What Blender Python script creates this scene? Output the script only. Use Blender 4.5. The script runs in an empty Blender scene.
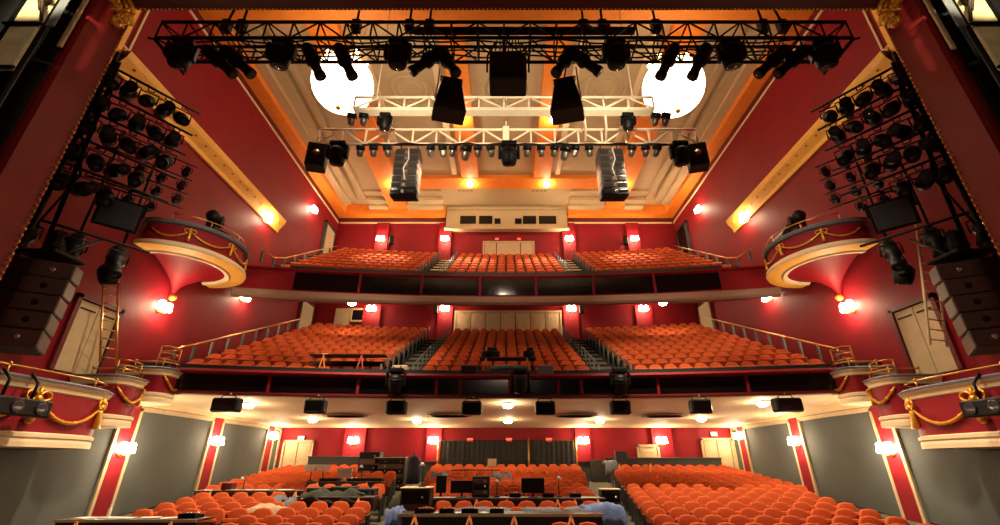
import bpy, math, random
from math import sin, cos, pi, radians as R, sqrt, atan2
from mathutils import Vector, Matrix, Euler
random.seed(7)
C = bpy.context.scene.collection
H = 1.95                      # height of the tripod above the stalls floor; everything is laid out from the tripod and lifted at the end

# ------------------------------------------------------------------ survey of the hall
F_, TH, CX, CY = 444.0, R(24.2), 506.0, 262.5
def at(x, y, X=None, Y=None, Z=None):
    u, v = (x-CX)/F_, (CY-y)/F_
    d = Vector((u, cos(TH)-v*sin(TH), sin(TH)+v*cos(TH)))
    t = X/d.x if X is not None else (Y/d.y if Y is not None else Z/d.z)
    return d*t

# ------------------------------------------------------------------ materials
def lin(c):
    return tuple(((v/255)/12.92 if v/255 <= .04045 else ((v/255+.055)/1.055)**2.4) for v in c)
MATS = {}
def mat(name, rgb, rough=.6, metal=0., var=.12, scale=6., bump=0., emit=None, strength=0., spec=.5):
    if name in MATS: return MATS[name]
    m = bpy.data.materials.new(name); m.use_nodes = True
    nt = m.node_tree; b = nt.nodes['Principled BSDF']
    b.inputs['Roughness'].default_value = rough; b.inputs['Metallic'].default_value = metal
    b.inputs['Specular IOR Level'].default_value = spec
    tc = nt.nodes.new('ShaderNodeTexCoord'); no = nt.nodes.new('ShaderNodeTexNoise')
    no.inputs['Scale'].default_value = scale; no.inputs['Detail'].default_value = 4
    nt.links.new(tc.outputs['Object'], no.inputs['Vector'])
    ra = nt.nodes.new('ShaderNodeValToRGB')
    l = lin(rgb)
    ra.color_ramp.elements[0].position = .3; ra.color_ramp.elements[1].position = .7
    ra.color_ramp.elements[0].color = (*[c*(1-var) for c in l], 1)
    ra.color_ramp.elements[1].color = (*[min(1, c*(1+var)) for c in l], 1)
    nt.links.new(no.outputs['Fac'], ra.inputs['Fac']); nt.links.new(ra.outputs['Color'], b.inputs['Base Color'])
    if bump:
        bp = nt.nodes.new('ShaderNodeBump'); bp.inputs['Strength'].default_value = bump; bp.inputs['Distance'].default_value = .02
        n2 = nt.nodes.new('ShaderNodeTexNoise'); n2.inputs['Scale'].default_value = scale*8
        nt.links.new(tc.outputs['Object'], n2.inputs['Vector'])
        nt.links.new(n2.outputs['Fac'], bp.inputs['Height']); nt.links.new(bp.outputs['Normal'], b.inputs['Normal'])
    if emit:
        b.inputs['Emission Color'].default_value = (*emit, 1); b.inputs['Emission Strength'].default_value = strength
    MATS[name] = m
    return m
RED   = mat('red_wall', (128, 13, 26), .6, spec=.25, var=.08, scale=1.5, bump=.05)
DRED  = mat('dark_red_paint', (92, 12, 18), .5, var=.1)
PROS  = mat('proscenium_red', (134, 32, 30), .5, spec=.3, var=.1, scale=2)
CEIL  = mat('dimmed_ceiling_plaster', (190, 170, 132), .75, var=.04, scale=2)  # cream plaster with the ceiling's low light put into its colour
CREAM = mat('cream_plaster', (226, 204, 164), .7, var=.04, scale=3)
CREAMW= mat('cream_wood', (192, 172, 134), .55, var=.08, scale=4)
ORANGE= mat('orange_plaster', (242, 140, 40), .6, var=.06, scale=3)
OCHRE = mat('ochre_cornice', (246, 190, 84), .55, var=.06, scale=4)
GOLD  = mat('gilding', (214, 152, 48), .35, .6, var=.15, scale=30)
BRASS = mat('brass', (212, 160, 84), .28, .9, var=.08)
SEAT  = mat('orange_plush', (200, 90, 45), .85, var=.1, scale=20, bump=.1, spec=.2)
SEATF = mat('black_seat_frame', (40, 44, 44), .5)
BLACK = mat('black_metal', (10, 9, 9), .5, var=.2, spec=.22)
SPK   = mat('speaker_black', (22, 20, 19), .65, var=.2, scale=14)
SPKG  = mat('speaker_panel', (74, 56, 44), .6, var=.15, scale=14)
LEDGE = mat('grey_blue_padding', (92, 92, 100), .6, var=.1)
GREY  = mat('grey_wall_fabric', (80, 85, 84), .85, var=.1, scale=.8, bump=.1)
DADO  = mat('dark_green_dado', (50, 54, 50), .7, var=.15)
CARP  = mat('green_grey_carpet', (74, 76, 60), .9, var=.2, scale=3)
CARPD = mat('dark_carpet', (44, 30, 28), .9, var=.2, scale=5)
STEEL = mat('grey_green_post', (74, 88, 88), .5)
WTRUSS= mat('cream_truss_paint', (250, 236, 204), .5, var=.05)
SILV  = mat('polished_aluminium', (190, 182, 170), .25, .8)
DGLASS= mat('dark_glass', (14, 12, 12), .12, var=.1)
LENS  = mat('lens_glass', (60, 58, 62), .08, .2)
CURT  = mat('black_curtain', (40, 42, 40), .9, var=.3, scale=10)
TIMB  = mat('orange_timber', (206, 120, 40), .6, var=.15, scale=12)
DTIMB = mat('dark_tabletop', (38, 28, 24), .5, var=.2)
PALE  = mat('pale_board', (214, 190, 150), .5)
PAPER = mat('white_paper', (226, 220, 206), .8, var=.04)
DENIM = mat('blue_cloth', (104, 124, 176), .9, var=.2, scale=14)
GCLOTH= mat('grey_cloth', (112, 116, 124), .9, var=.2, scale=14)
DGREEN= mat('dark_green_cloth', (52, 54, 44), .95, var=.3, scale=10)
WHITE = mat('white_plastic', (226, 220, 210), .5)
BUFF  = mat('buff_scenery', (232, 214, 160), .7, var=.2, scale=5)
GBRD  = mat('grey_board', (120, 124, 124), .7)
SOFFIT= mat('grey_beige_soffit', (150, 118, 100), .65, var=.06)
WARM = (1., .72, .40)
GLOW  = mat('lit_shade', (255, 240, 220), .5, emit=(1, .78, .5), strength=60)
GLOBE = mat('lit_globe', (255, 240, 220), .5, emit=(1, .80, .52), strength=6)
DOWN  = mat('lit_downlight', (255, 240, 220), .5, emit=(1, .80, .52), strength=70)
REDLT = mat('lit_red_sign', (255, 60, 30), .5, emit=(1, .10, .05), strength=1.6)
GLINT = mat('lit_crystal', (255, 244, 224), .2, emit=(1, .82, .55), strength=14)
LCD   = mat('monitor_screen', (20, 20, 24), .15)

# ------------------------------------------------------------------ mesh building
WL = {}
class MB:
    def __init__(s): s.v, s.f, s.m, s.mi, s.sm = [], [], [], 0, []
    def add(s, vs, fs, smooth=False):
        o = len(s.v); s.v += [Vector(p) for p in vs]
        for f in fs: s.f.append([i+o for i in f]); s.m.append(s.mi); s.sm.append(smooth)
        return s
    def hexa(s, p):            # bottom 4 then top 4, counter-clockwise seen from above
        return s.add(p, [(3,2,1,0),(4,5,6,7),(0,1,5,4),(1,2,6,5),(2,3,7,6),(3,0,4,7)])
    def box(s, x0, x1, y0, y1, z0, z1, M=None):
        p = [Vector(q) for q in [(x0,y0,z0),(x1,y0,z0),(x1,y1,z0),(x0,y1,z0),(x0,y0,z1),(x1,y0,z1),(x1,y1,z1),(x0,y1,z1)]]
        if M: p = [M @ q for q in p]
        return s.hexa(p)
    def bbox(s, x0, x1, y0, y1, z0, z1, b=.01, M=None):   # chamfered box
        vs, idx = [], {}
        cs = [(x0,x1),(y0,y1),(z0,z1)]
        def V(i, j, k, ax):
            key = (i,j,k,ax)
            if key not in idx:
                q = [cs[a][w] for a, w in enumerate((i,j,k))]
                for a in range(3):
                    if a != ax: q[a] += b if (i,j,k)[a] == 0 else -b
                q = Vector(q); idx[key] = len(vs); vs.append(M @ q if M else q)
            return idx[key]
        fs = []
        for ax in range(3):
            a, c = [(1,2),(2,0),(0,1)][ax]
            for w in (0,1):
                q = []
                for (p_, r_) in [(0,0),(1,0),(1,1),(0,1)]:
                    t = [0,0,0]; t[ax] = w; t[a] = p_; t[c] = r_; q.append(V(*t, ax))
                fs.append(q if w else q[::-1])
        for ax in range(3):      # edges along ax
            a, c = (ax+1)%3, (ax+2)%3
            for p_ in (0,1):
                for r_ in (0,1):
                    t0=[0,0,0]; t0[a]=p_; t0[c]=r_; t1=list(t0); t1[ax]=1
                    q=[V(*t0,a),V(*t1,a),V(*t1,c),V(*t0,c)]
                    fs.append(q)
        for i in (0,1):
            for j in (0,1):
                for k in (0,1): fs.append([V(i,j,k,0),V(i,j,k,1),V(i,j,k,2)])
        return s.add(vs, fs)
    def tube(s, pts, r, n=6, close=False, smooth=True, cap=True):
        pts = [Vector(p) for p in pts]; vs, fs = [], []
        m = len(pts)
        rs = r if isinstance(r, (list, tuple)) else [r]*m
        up = None
        for i, p in enumerate(pts):
            if close: t = pts[(i+1)%m]-pts[i-1]
            else: t = pts[min(i+1,m-1)]-pts[max(i-1,0)]
            if t.length < 1e-9: t = Vector((0,0,1))
            t.normalize()
            if up is None:
                up = Vector((0,0,1)) if abs(t.z) < .9 else Vector((1,0,0))
            a = t.cross(up)
            if a.length < 1e-6: a = t.cross(Vector((0,1,0)))
            a.normalize(); b = a.cross(t).normalized(); up = b
            for k in range(n):
                an = 2*pi*k/n; vs.append(p + (a*cos(an)+b*sin(an))*rs[i])
        for i in range(m if close else m-1):
            j = (i+1)%m
            for k in range(n):
                l = (k+1)%n; fs.append((i*n+k, i*n+l, j*n+l, j*n+k))
        if cap and not close: fs += [tuple(range(n))[::-1], tuple((m-1)*n+k for k in range(n))]
        return s.add(vs, fs, smooth)
    def cyl(s, p0, p1, r0, r1=None, n=12, smooth=True):
        return s.tube([p0, p1], [r0, r0 if r1 is None else r1], n, smooth=smooth)
    def lathe(s, prof, n=16, M=None, smooth=True, a0=0, a1=2*pi):   # prof of (r, z) about the Z axis
        full = abs(a1-a0-2*pi) < 1e-6; vs, fs = [], []
        k_ = n if full else n+1
        for r, z in prof:
            for k in range(k_):
                an = a0+(a1-a0)*k/n; q = Vector((r*cos(an), r*sin(an), z)); vs.append(M @ q if M else q)
        for i in range(len(prof)-1):
            for k in range(n):
                l = (k+1)%k_; fs.append((i*k_+k, i*k_+l, (i+1)*k_+l, (i+1)*k_+k))
        if full:
            if prof[0][0] > 1e-6: fs.append(tuple(range(n))[::-1])
            if prof[-1][0] > 1e-6: fs.append(tuple((len(prof)-1)*n+k for k in range(n)))
        return s.add(vs, fs, smooth)
    def ball(s, c, r, n=12, sz=1., M=None):
        h = n//2
        pr = [(max(1e-5, r*sin(pi*i/h)), -r*cos(pi*i/h)*sz) for i in range(h+1)]
        T = Matrix.Translation(c)
        return s.lathe(pr, n, (T @ M) if M else T)
    def sweep(s, path, prof, normals, close_prof=False):   # path of (x,y), prof of (outward offset, z)
        vs, fs = [], []; k = len(prof)
        for (x, y), (nx, ny) in zip(path, normals):
            for o, z in prof: vs.append((x+nx*o, y+ny*o, z))
        for i in range(len(path)-1):
            for j in range(k if close_prof else k-1):
                l = (j+1) % k
                fs.append((i*k+j, (i+1)*k+j, (i+1)*k+l, i*k+l))
        if close_prof: fs += [tuple(range(k)), tuple((len(path)-1)*k+j for j in range(k))[::-1]]
        return s.add(vs, fs)
    def prism(s, poly, z0, z1):
        n = len(poly)
        vs = [(x,y,z0) for x,y in poly]+[(x,y,z1) for x,y in poly]
        return s.add(vs, [tuple(range(n))[::-1], tuple(range(n,2*n))]+[(i,(i+1)%n,n+(i+1)%n,n+i) for i in range(n)])
    def slab(s, poly3, d):     # polygon in 3D with a thickness vector
        n = len(poly3); d = Vector(d); p = [Vector(q) for q in poly3]
        return s.add(p+[q+d for q in p], [tuple(range(n))[::-1], tuple(range(n,2*n))]+[(i,(i+1)%n,n+(i+1)%n,n+i) for i in range(n)])
    def build(s, name, mats, parent=None, label=None, cat=None, group=None, kind=None, origin=None):
        me = bpy.data.meshes.new(name)
        if parent is not None: o3 = WL[parent.name]
        elif origin is not None: o3 = Vector(origin)
        else:
            lo = [min(p[i] for p in s.v) for i in range(3)]; hi = [max(p[i] for p in s.v) for i in range(3)]
            o3 = Vector(((lo[0]+hi[0])/2, (lo[1]+hi[1])/2, lo[2]))
        me.from_pydata([tuple(p-o3) for p in s.v], [], s.f)
        for m in (mats if isinstance(mats, (list, tuple)) else [mats]): me.materials.append(m)
        me.polygons.foreach_set('material_index', s.m)
        me.polygons.foreach_set('use_smooth', s.sm)
        me.update()
        import bmesh
        bm = bmesh.new(); bm.from_mesh(me); bmesh.ops.recalc_face_normals(bm, faces=bm.faces); bm.to_mesh(me); bm.free()
        o = bpy.data.objects.new(name, me); C.objects.link(o)
        if parent is not None: o.parent = parent; WL[o.name] = o3
        else: o.location = o3; WL[o.name] = o3
        tag(o, label, cat, group, kind)
        return o
def tag(o, label=None, cat=None, group=None, kind=None):
    if label: o['label'] = label
    if cat: o['category'] = cat
    if group: o['group'] = group
    if kind: o['kind'] = kind
    return o
def thing(name, label, cat, loc, group=None, rz=0.):
    o = bpy.data.objects.new(name, None); C.objects.link(o); o.empty_display_size = .1
    o.location = loc; o.rotation_euler = (0,0,rz); WL[o.name] = Vector(loc)
    return tag(o, label, cat, group)
KIDS = {}
def kids(o):
    if o.name not in KIDS: KIDS[o.name] = [c for c in C.objects if c.parent == o]
    return KIDS[o.name]
def clone(o, loc=None, rz=None, label=None, group=None, parent=None, scale=None):
    c = o.copy(); C.objects.link(c)
    if parent is not None: c.parent = parent
    if loc is not None: c.location = loc
    if rz is not None: c.rotation_euler = (0,0,rz) if not isinstance(rz, (tuple, Euler)) else rz
    if scale: c.scale = (scale,)*3
    if label: c['label'] = label
    if group: c['group'] = group
    for ch in kids(o): clone(ch, parent=c)
    return c
def struct(name, mb, m, origin=None): return mb.build(name, m, kind='structure', origin=origin)
ORD = ['first','second','third','fourth','fifth','sixth','seventh','eighth','ninth','tenth','eleventh','twelfth','thirteenth','fourteenth','fifteenth','sixteenth','seventeenth','eighteenth']
SIDE = {-1:'left', 1:'right'}
def light(name, typ, loc, e, col=WARM, size=.15, rot=None, spot=None, blend=.5):
    d = bpy.data.lights.new(name, typ); d.energy = e; d.color = col
    if typ in ('POINT','SPOT'): d.shadow_soft_size = size
    if typ == 'SPOT': d.spot_size = R(spot); d.spot_blend = blend
    o = bpy.data.objects.new(name, d); C.objects.link(o); o.location = loc
    if rot is not None:
        o.rotation_euler = (Vector(rot)-Vector(loc)).to_track_quat('-Z','Y').to_euler()
    return o

# ================================================================== THE SHELL
WX = 12.35
def zf(Y): return -1.98 + max(0, Y-10)*.066
b = MB()
b.hexa([(-WX,5.6,-2.2),(WX,5.6,-2.2),(WX,10,-2.2),(-WX,10,-2.2),(-WX,5.6,zf(0)),(WX,5.6,zf(0)),(WX,10,zf(0)),(-WX,10,zf(0))])
b.hexa([(-WX,10,-2.2),(WX,10,-2.2),(WX,26,-2.2),(-WX,26,-2.2),(-WX,10,zf(0)),(WX,10,zf(0)),(WX,26,zf(26)),(-WX,26,zf(26))])
struct('floor', b, CARP)
struct('floor_stage', MB().box(-11,11,-4,5.6,-1.25,-1.1), mat('stage_boards', (40,32,28), .5, scale=3))
for sx in (-1,1):
    b = MB(); b.box(sx*WX, sx*(WX+.25), 5.5, 28.9, -2.2, 17.4) if sx>0 else b.box(-WX-.25, -WX, 5.5, 28.9, -2.2, 17.4)
    struct('wall_'+SIDE[sx], b, RED)
struct('wall_back_stalls', MB().box(-WX,WX,26,26.2,-1.2,2.1), RED)
struct('baseboard_back', MB().box(-WX+.02,WX-.02,25.93,25.985,zf(26),.02), DADO)
struct('wall_back_circle', MB().box(-WX,WX,27.3,27.5,6.0,9.6), RED)
struct('wall_back_upper', MB().box(-WX,WX,28.65,28.9,11.5,17.4), RED)
# stalls rear-wall projecting piers, on which the lamps sit
for i, (x0, x1) in enumerate([(-8.75,-7.6),(-4.3,-3.5),(3.75,4.55),(7.9,9.0)]):
    struct('trim_rear_pier', MB().box(x0,x1,25.78,25.92,.02,1.7), RED)
for x0, x1 in [(-9.1,-8.0),(-4.35,-3.4),(3.65,4.6),(8.25,9.3)]:
    struct('trim_circle_pier', MB().box(x0,x1,27.1,27.28,6.5,9.15), RED)
for x0, x1 in [(-9.4,-8.5),(-4.85,-3.95),(4.1,5.0),(8.75,9.65)]:
    struct('trim_upper_pier', MB().box(x0,x1,28.4,28.63,12.0,15.95), RED)

# proscenium: two piers, header, and the house-side wall above and beside it
PX, PY0, PY1, PZ = 6.75, 4.93, 5.5, 7.52
for sx in (-1,1):
    p = struct('column_proscenium_'+SIDE[sx], MB().box(*sorted((sx*PX, sx*(PX+.32))), PY0, PY1, -1.1, PZ+.6), PROS)
    q = MB().box(*sorted((sx*(PX+.1), sx*(PX+.36))), PY0-.05, PY0-.005, -1.1, PZ+.6); q.build('stage_edge', DRED, p)
    q = MB()
    for k in range(90):
        q.ball((sx*(PX-.02), PY1-.03, -1+k*(PZ+1)/90), .022, 6)
    q.build('gilt_bead_trim', GOLD, p)
    struct('wall_proscenium_'+SIDE[sx], MB().box(*sorted((sx*(PX+.34), sx*WX)), 5.35, 5.48, -2.2, 17.4), RED)
p = struct('beam_proscenium_header', MB().box(-PX+.01, PX-.01, PY0, PY1, PZ, PZ+.6), DRED)
q = MB()
for k in range(180): q.ball((-PX+.04+k*(2*PX-.08)/179, PY1-.03, PZ-.015), .022, 6)
q.build('gilt_bead_trim', GOLD, p)
struct('wall_above_header', MB().box(-PX-.34, PX+.34, 5.35, 5.48, PZ+.6, 17.4), RED)

# ------------------------------------------------------------------ ceiling
b = MB(); b.mi = 0
b.box(-WX, WX, 5.5, 28.9, 17.22, 17.4)
ceil = struct('ceiling', b, CEIL)
def under(name, x0, x1, y0, y1, z0, m, z1=17.21):
    return MB().box(x0, x1, y0, y1, z0, z1).build(name, m, ceil)
for sx in (-1,1):
    under('orange_border', *sorted((sx*11.62, sx*(WX-.01))), 12.7, 27.95, 16.45, ORANGE)
    for (a, bb, z) in [(11.1,11.6,16.72),(10.6,11.09,16.92),(9.95,10.3,17.02)]:
        under('stepped_moulding', *sorted((sx*a, sx*bb)), 12.72, 27.4-(11.6-a)*.4, z, CEIL)
    under('ceiling_beam', *sorted((sx*7.15, sx*8.5)), 12.7, 27.9, 16.85, ORANGE)
    under('ceiling_beam', *sorted((sx*1.8, sx*2.9)), 12.7, 24.2, 16.95, ORANGE)
    for (y0, y1, z) in [(27.45,27.92,16.75),(26.9,27.42,16.95),(26.0,26.3,17.06)]:
        under('stepped_moulding', *sorted((sx*4.5, sx*7.1)), y0, y1, z, CEIL)
        under('stepped_moulding', *sorted((sx*8.55, sx*9.9)), y0, y1, z, CEIL)
    for a in (3.2, 6.4): under('stepped_moulding', *sorted((sx*a, sx*(a+.3))), 13.2, 24.0, 17.06, CREAM)
under('orange_border', -WX+.01, -4.4, 27.96, 28.6, 16.45, ORANGE); under('orange_border', 4.5, WX-.01, 27.96, 28.6, 16.45, ORANGE)
under('orange_border', -WX+.01, WX-.01, 11.0, 12.68, 16.45, ORANGE)
under('ceiling_beam', -7.1, 7.1, 24.25, 25.45, 16.93, ORANGE)
for x in (-4.9, 0, 4.9):
    for r in (.55, .85, 1.15):
        b = MB(); b.tube([(x+r*cos(a*pi/16), 16.9+r*sin(a*pi/16), 17.2) for a in range(32)], .06, 6, close=True)
        b.build('ceiling_rose_ring', CEIL, ceil)
# projection booth
b = MB().box(-4.35,4.45,28.2,28.64,15.42,17.2)
booth = struct('wall_projection_booth', b, CEIL)
MB().box(-4.45,4.55,28.12,28.63,15.3,15.42).build('base_moulding', CEIL, booth)
MB().box(-4.2,4.3,28.1,28.19,16.9,17.15).build('top_moulding', CEIL, booth)
for k, (xa, xb, ya, yb) in enumerate([(460,476,216,224),(479,492.5,216,224),(494.5,500.5,218.5,224),(515,521.5,218.5,224),(523,536,216,224),(539,556,216,224)]):
    p0, p1 = at(xa, yb, Y=28.18), at(xb, ya, Y=28.18)
    b = MB().box(p0.x, p1.x, 28.15, 28.195, p0.z, p1.z); w = b.build('booth_window', DGLASS, booth)
    MB().box(p0.x-.05, p1.x+.05, 28.165, 28.197, p0.z-.05, p0.z).build('window_sill', CREAMW, w)
for xa in (466, 540):      # vent strips in the sloping soffit before the booth
    for k in range(4):
        p0 = at(xa+k*4-8, 190, Z=17.2); under('vent_slot', p0.x, p0.x+.18, 26.0, 26.2, 17.19, SOFFIT)

# cornices: red band + cream line at ceiling level
for sx in (-1,1):
    t = MB(); 
    x0, x1 = sorted((sx*(WX-.06), sx*(WX-.005))); t.box(x0,x1,11.0,28.6,16.0,16.1)
    t.mi = 0; o = struct('trim_ceiling_line_'+SIDE[sx], t, [CREAM])
    t = MB(); x0, x1 = sorted((sx*(WX-.04), sx*(WX-.01))); t.box(x0,x1,11.0,28.6,16.105,16.445); o2 = t.build('red_band', DRED, o)
    # big ochre cornice along the side wall
    t = MB()
    nn = [(-sx,0)]*2; path = [(sx*(WX-.005),10.15),(sx*(WX-.005),21.1)]
    t.sweep(path, [(0,11.2),(.1,11.22),(.12,11.4),(.34,11.72),(.4,11.9),(.4,11.96),(0,11.98)], nn)
    co = struct('trim_cornice_'+SIDE[sx], t, OCHRE)
    t = MB(); t.sweep(path, [(.0,12.0),(.16,12.0),(.16,12.08),(0,12.1)], nn, True); t.build('cream_line', CREAM, co)
    t = MB(); t.sweep(path, [(.0,12.2),(.06,12.2),(.06,12.26),(0,12.27)], nn, True)
    x0, x1 = sorted((sx*(WX-.06), sx*(WX-.005))); t.box(x0,x1,10.35,10.42,12.2,16.1); t.build('panel_line', CREAM, co)
    x0, x1 = sorted((sx*(WX-.12), sx*(WX-.005))); MB().box(x0,x1,9.3,10.12,11.2,16.1).build('upright_band', OCHRE, co)
    for k in range(17):
        y = 10.6+k*.63
        MB().ball((sx*(WX-.29), y, 11.6), .05, 8, .7).build('rosette', GOLD, co)
t = MB().box(-WX+.17,-4.5,28.56,28.64,16.0,16.1); t.box(4.6,WX-.17,28.56,28.64,16.0,16.1)
t = MB().box(-WX+.17,-4.5,28.56,28.64,16.0,16.1); struct('trim_ceiling_line_back', t, CREAM)
t = MB().box(4.6,WX-.17,28.56,28.64,16.0,16.1); struct('trim_ceiling_line_back', t, CREAM)
t = MB().box(-WX+.2,-4.5,28.6,28.64,16.11,16.445); struct('trim_red_band_back', t, DRED)
t = MB().box(4.6,WX-.2,28.6,28.64,16.11,16.445); struct('trim_red_band_back', t, DRED)

# ------------------------------------------------------------------ balconies
def curve(y0, k, x0, x1, n=36):
    return [(x0+(x1-x0)*i/n, y0-k*(x0+(x1-x0)*i/n)**2) for i in range(n+1)]
def outn(path):            # normals pointing to the stage
    out = []
    for i in range(len(path)):
        a, c = path[max(i-1,0)], path[min(i+1,len(path)-1)]
        dx, dy = c[0]-a[0], c[1]-a[1]; L = sqrt(dx*dx+dy*dy); out.append((dy/L, -dx/L))
    return out
DK, UK = .0105, .0085
XE = WX-.02
# dress circle (first balcony)
pd = curve(16.2, DK, -XE, XE); nd = outn(pd)
b = MB(); b.sweep(pd, [(0,2.03),(.06,2.06),(.06,2.12),(-.05,2.16),(-.05,2.2)], nd)
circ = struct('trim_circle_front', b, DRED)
MB().sweep(pd, [(-.06,2.18),(-.06,2.72)], nd).build('recess_wall', RED, circ)
MB().sweep(pd, [(-.07,2.70),(.16,2.72),(.2,2.78),(.16,2.86),(-.1,2.9)], nd).build('red_shelf', RED, circ)
MB().sweep(pd, [(-.1,2.88),(-.06,2.9),(-.06,3.02),(-.2,3.05),(-.3,3.03),(-.3,2.4)], nd).build('front_rail_padding', SEATF, circ)
def ycurve(y0, k, x): return y0-k*x*x
bars = [182,276,359,436,460,510,559,582,657,740,834]
bx = [at(p, 386, Y=16).x for p in bars]
for i in range(10):
    xa, xb = bx[i]+.06, bx[i+1]-.06
    pp = curve(16.2, DK, xa, xb, 4); b = MB(); b.sweep(pp, [(-.055,2.2),(.0,2.2),(.0,2.68),(-.055,2.68)], outn(pp)); b.build('dark_front_panel', DGLASS, circ)
for x in bx:
    pp = curve(16.2, DK, x-.045, x+.045, 1); b = MB(); b.sweep(pp, [(-.05,2.13),(.05,2.13),(.05,2.7),(-.05,2.7)], outn(pp), True); b.build('red_divider', RED, circ)
# stalls ceiling under the circle
b = MB(); n_ = len(pd)
vs = [(x, y, 2.03) for x, y in pd]+[(x, 26.0, 1.72) for x, y in pd]+[(x, y, 2.13) for x, y in pd]+[(x, 26.0, 1.84) for x, y in pd]
fs = []
for i in range(n_-1): fs += [(i,n_+i,n_+i+1,i+1),(2*n_+i,2*n_+i+1,3*n_+i+1,3*n_+i)]
b.add(vs, fs); struct('ceiling_stalls', b, CREAM)
def steps(name, y0, k, rows, pitch, z0, rise, m, yend):
    b = MB(); N = 24
    xs = [-XE+2*XE*i/N for i in range(N+1)]
    prof = []
    for r in range(rows):
        prof.append((r*pitch, z0+r*rise)); prof.append(((r+1)*pitch, z0+r*rise))
    vs, fs = [], []
    for x in xs:
        for (dy, z) in prof: vs.append((x, min(yend, y0-k*x*x+dy), z))
        vs[-1] = (x, yend, prof[-1][1])
        vs.append((x, yend, prof[-1][1]-.4)); vs.append((x, y0-k*x*x, z0-.4))
    K = len(prof)+2
    for i in range(N):
        for j in range(K-1): fs.append((i*K+j, i*K+j+1, (i+1)*K+j+1, (i+1)*K+j))
    b.add(vs, fs); return struct(name, b, m)
DR, DP, DZ, DRI = 12, .85, 2.42, .372
SKD = .0135
steps('floor_circle', 16.35, SKD*.82, DR, DP, DZ, DRI, CARPD, 27.28)
UR, UP, UZ, URI = 9, .85, 7.95, .535
pu = curve(20.1, UK, -XE, XE); nu = outn(pu)
steps('floor_upper_circle', 20.3, UK, UR, UP, UZ, URI, CARPD, 28.62)
b = MB(); b.sweep(pu, [(-.1,6.8),(.08,6.8),(.16,6.9),(.16,7.12),(.1,7.2),(-.06,7.22)], nu)
upc = struct('trim_upper_circle_front', b, SOFFIT)
MB().sweep(pu, [(-.02,7.2),(0,7.24),(-.02,8.2),(.06,8.25),(.06,8.33),(-.2,8.36)], nu).build('red_front', RED, upc)
MB().sweep(curve(20.1,UK,-10.2,10.2), [(-.1,8.32),(.0,8.34),(0,8.5),(-.15,8.53),(-.25,8.5),(-.25,7.9)], outn(curve(20.1,UK,-10.2,10.2))).build('front_rail_padding', SEATF, upc)
ub = [300,362,422,480,536,593,652,714]
ux = [at(p, 285, Y=20).x for p in ub]
for i in range(7):
    xa, xb = ux[i]+.07, ux[i+1]-.07
    pp = curve(20.1, UK, xa, xb, 4); b = MB(); b.sweep(pp, [(0,7.3),(.04,7.3),(.03,8.15),(0,8.15)], outn(pp)); b.build('dark_front_panel', DGLASS, upc)
for x in ux:
    pp = curve(20.1, UK, x-.05, x+.05, 1); b = MB(); b.sweep(pp, [(0,7.22),(.08,7.22),(.08,8.3),(0,8.3)], outn(pp), True); b.build('red_divider', RED, upc)
b = MB(); n_ = len(pu)
vs = [(x, y, 6.82) for x, y in pu]+[(x, 27.4, 9.42) for x, y in pu]+[(x, y, 6.95) for x, y in pu]+[(x, 27.4, 9.55) for x, y in pu]
fs = []
for i in range(n_-1): fs += [(i,n_+i,n_+i+1,i+1),(2*n_+i,2*n_+i+1,3*n_+i+1,3*n_+i)]
b.add(vs, fs); struct('ceiling_circle', b, SOFFIT)

# ================================================================== SEATS
def seat_geo(part):
    b = MB()
    if part == 'backrest':
        out = []
        w, z0, z1 = .235, .36, .93
        pts = [(-w*.92,z0),(w*.92,z0),(w,z0+.25),(w*.99,z1-.2),(w*.9,z1-.1),(w*.62,z1-.025),(0,z1),(-w*.62,z1-.025),(-w*.9,z1-.1),(-w*.99,z1-.2),(-w,z0+.25)]
        n = len(pts); T = Matrix.Translation((0,.06,.36)) @ Matrix.Rotation(R(-11),4,'X') @ Matrix.Translation((0,0,-.36))
        rings = []
        for (sc, y) in [(.86,-.05),(.97,-.035),(1.,0.),(.98,.04)]:
            rings.append([T @ Vector((x*sc, y, .64+(z-.64)*sc)) for x, z in pts])
        vs = [v for r in rings for v in r]; fs = [tuple(range(n)), tuple(3*n+i for i in range(n))[::-1]]
        for k in range(3):
            for i in range(n): fs.append((k*n+i,(k+1)*n+i,(k+1)*n+(i+1)%n,k*n+(i+1)%n))
        b.add(vs, fs, True)
    elif part == 'seat_cushion':
        T = Matrix.Translation((0,-.05,.42)) @ Matrix.Rotation(R(-68),4,'X')
        b.bbox(-.21,.21,-.33,.02,-.05,.06,.04,T)
    elif part == 'armrest':
        b.bbox(-.262,-.226,-.28,.1,.6,.64,.008); b.box(-.255,-.233,-.16,.12,.0,.6)
    elif part == 'armrest2':
        b.bbox(.226,.262,-.28,.1,.6,.64,.008); b.box(.233,.255,-.16,.12,.0,.6)
    elif part == 'hinge_bar':
        b.box(-.232,.232,-.02,.04,.33,.38)
    return b
SP = .53
SEATS = []   # (x, y, z, rz, label, block)
def centred(x0, x1):
    n = int((x1-x0+.02)/SP); m = (x0+x1)/2
    return [m+(i-(n-1)/2)*SP for i in range(n)]
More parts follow.
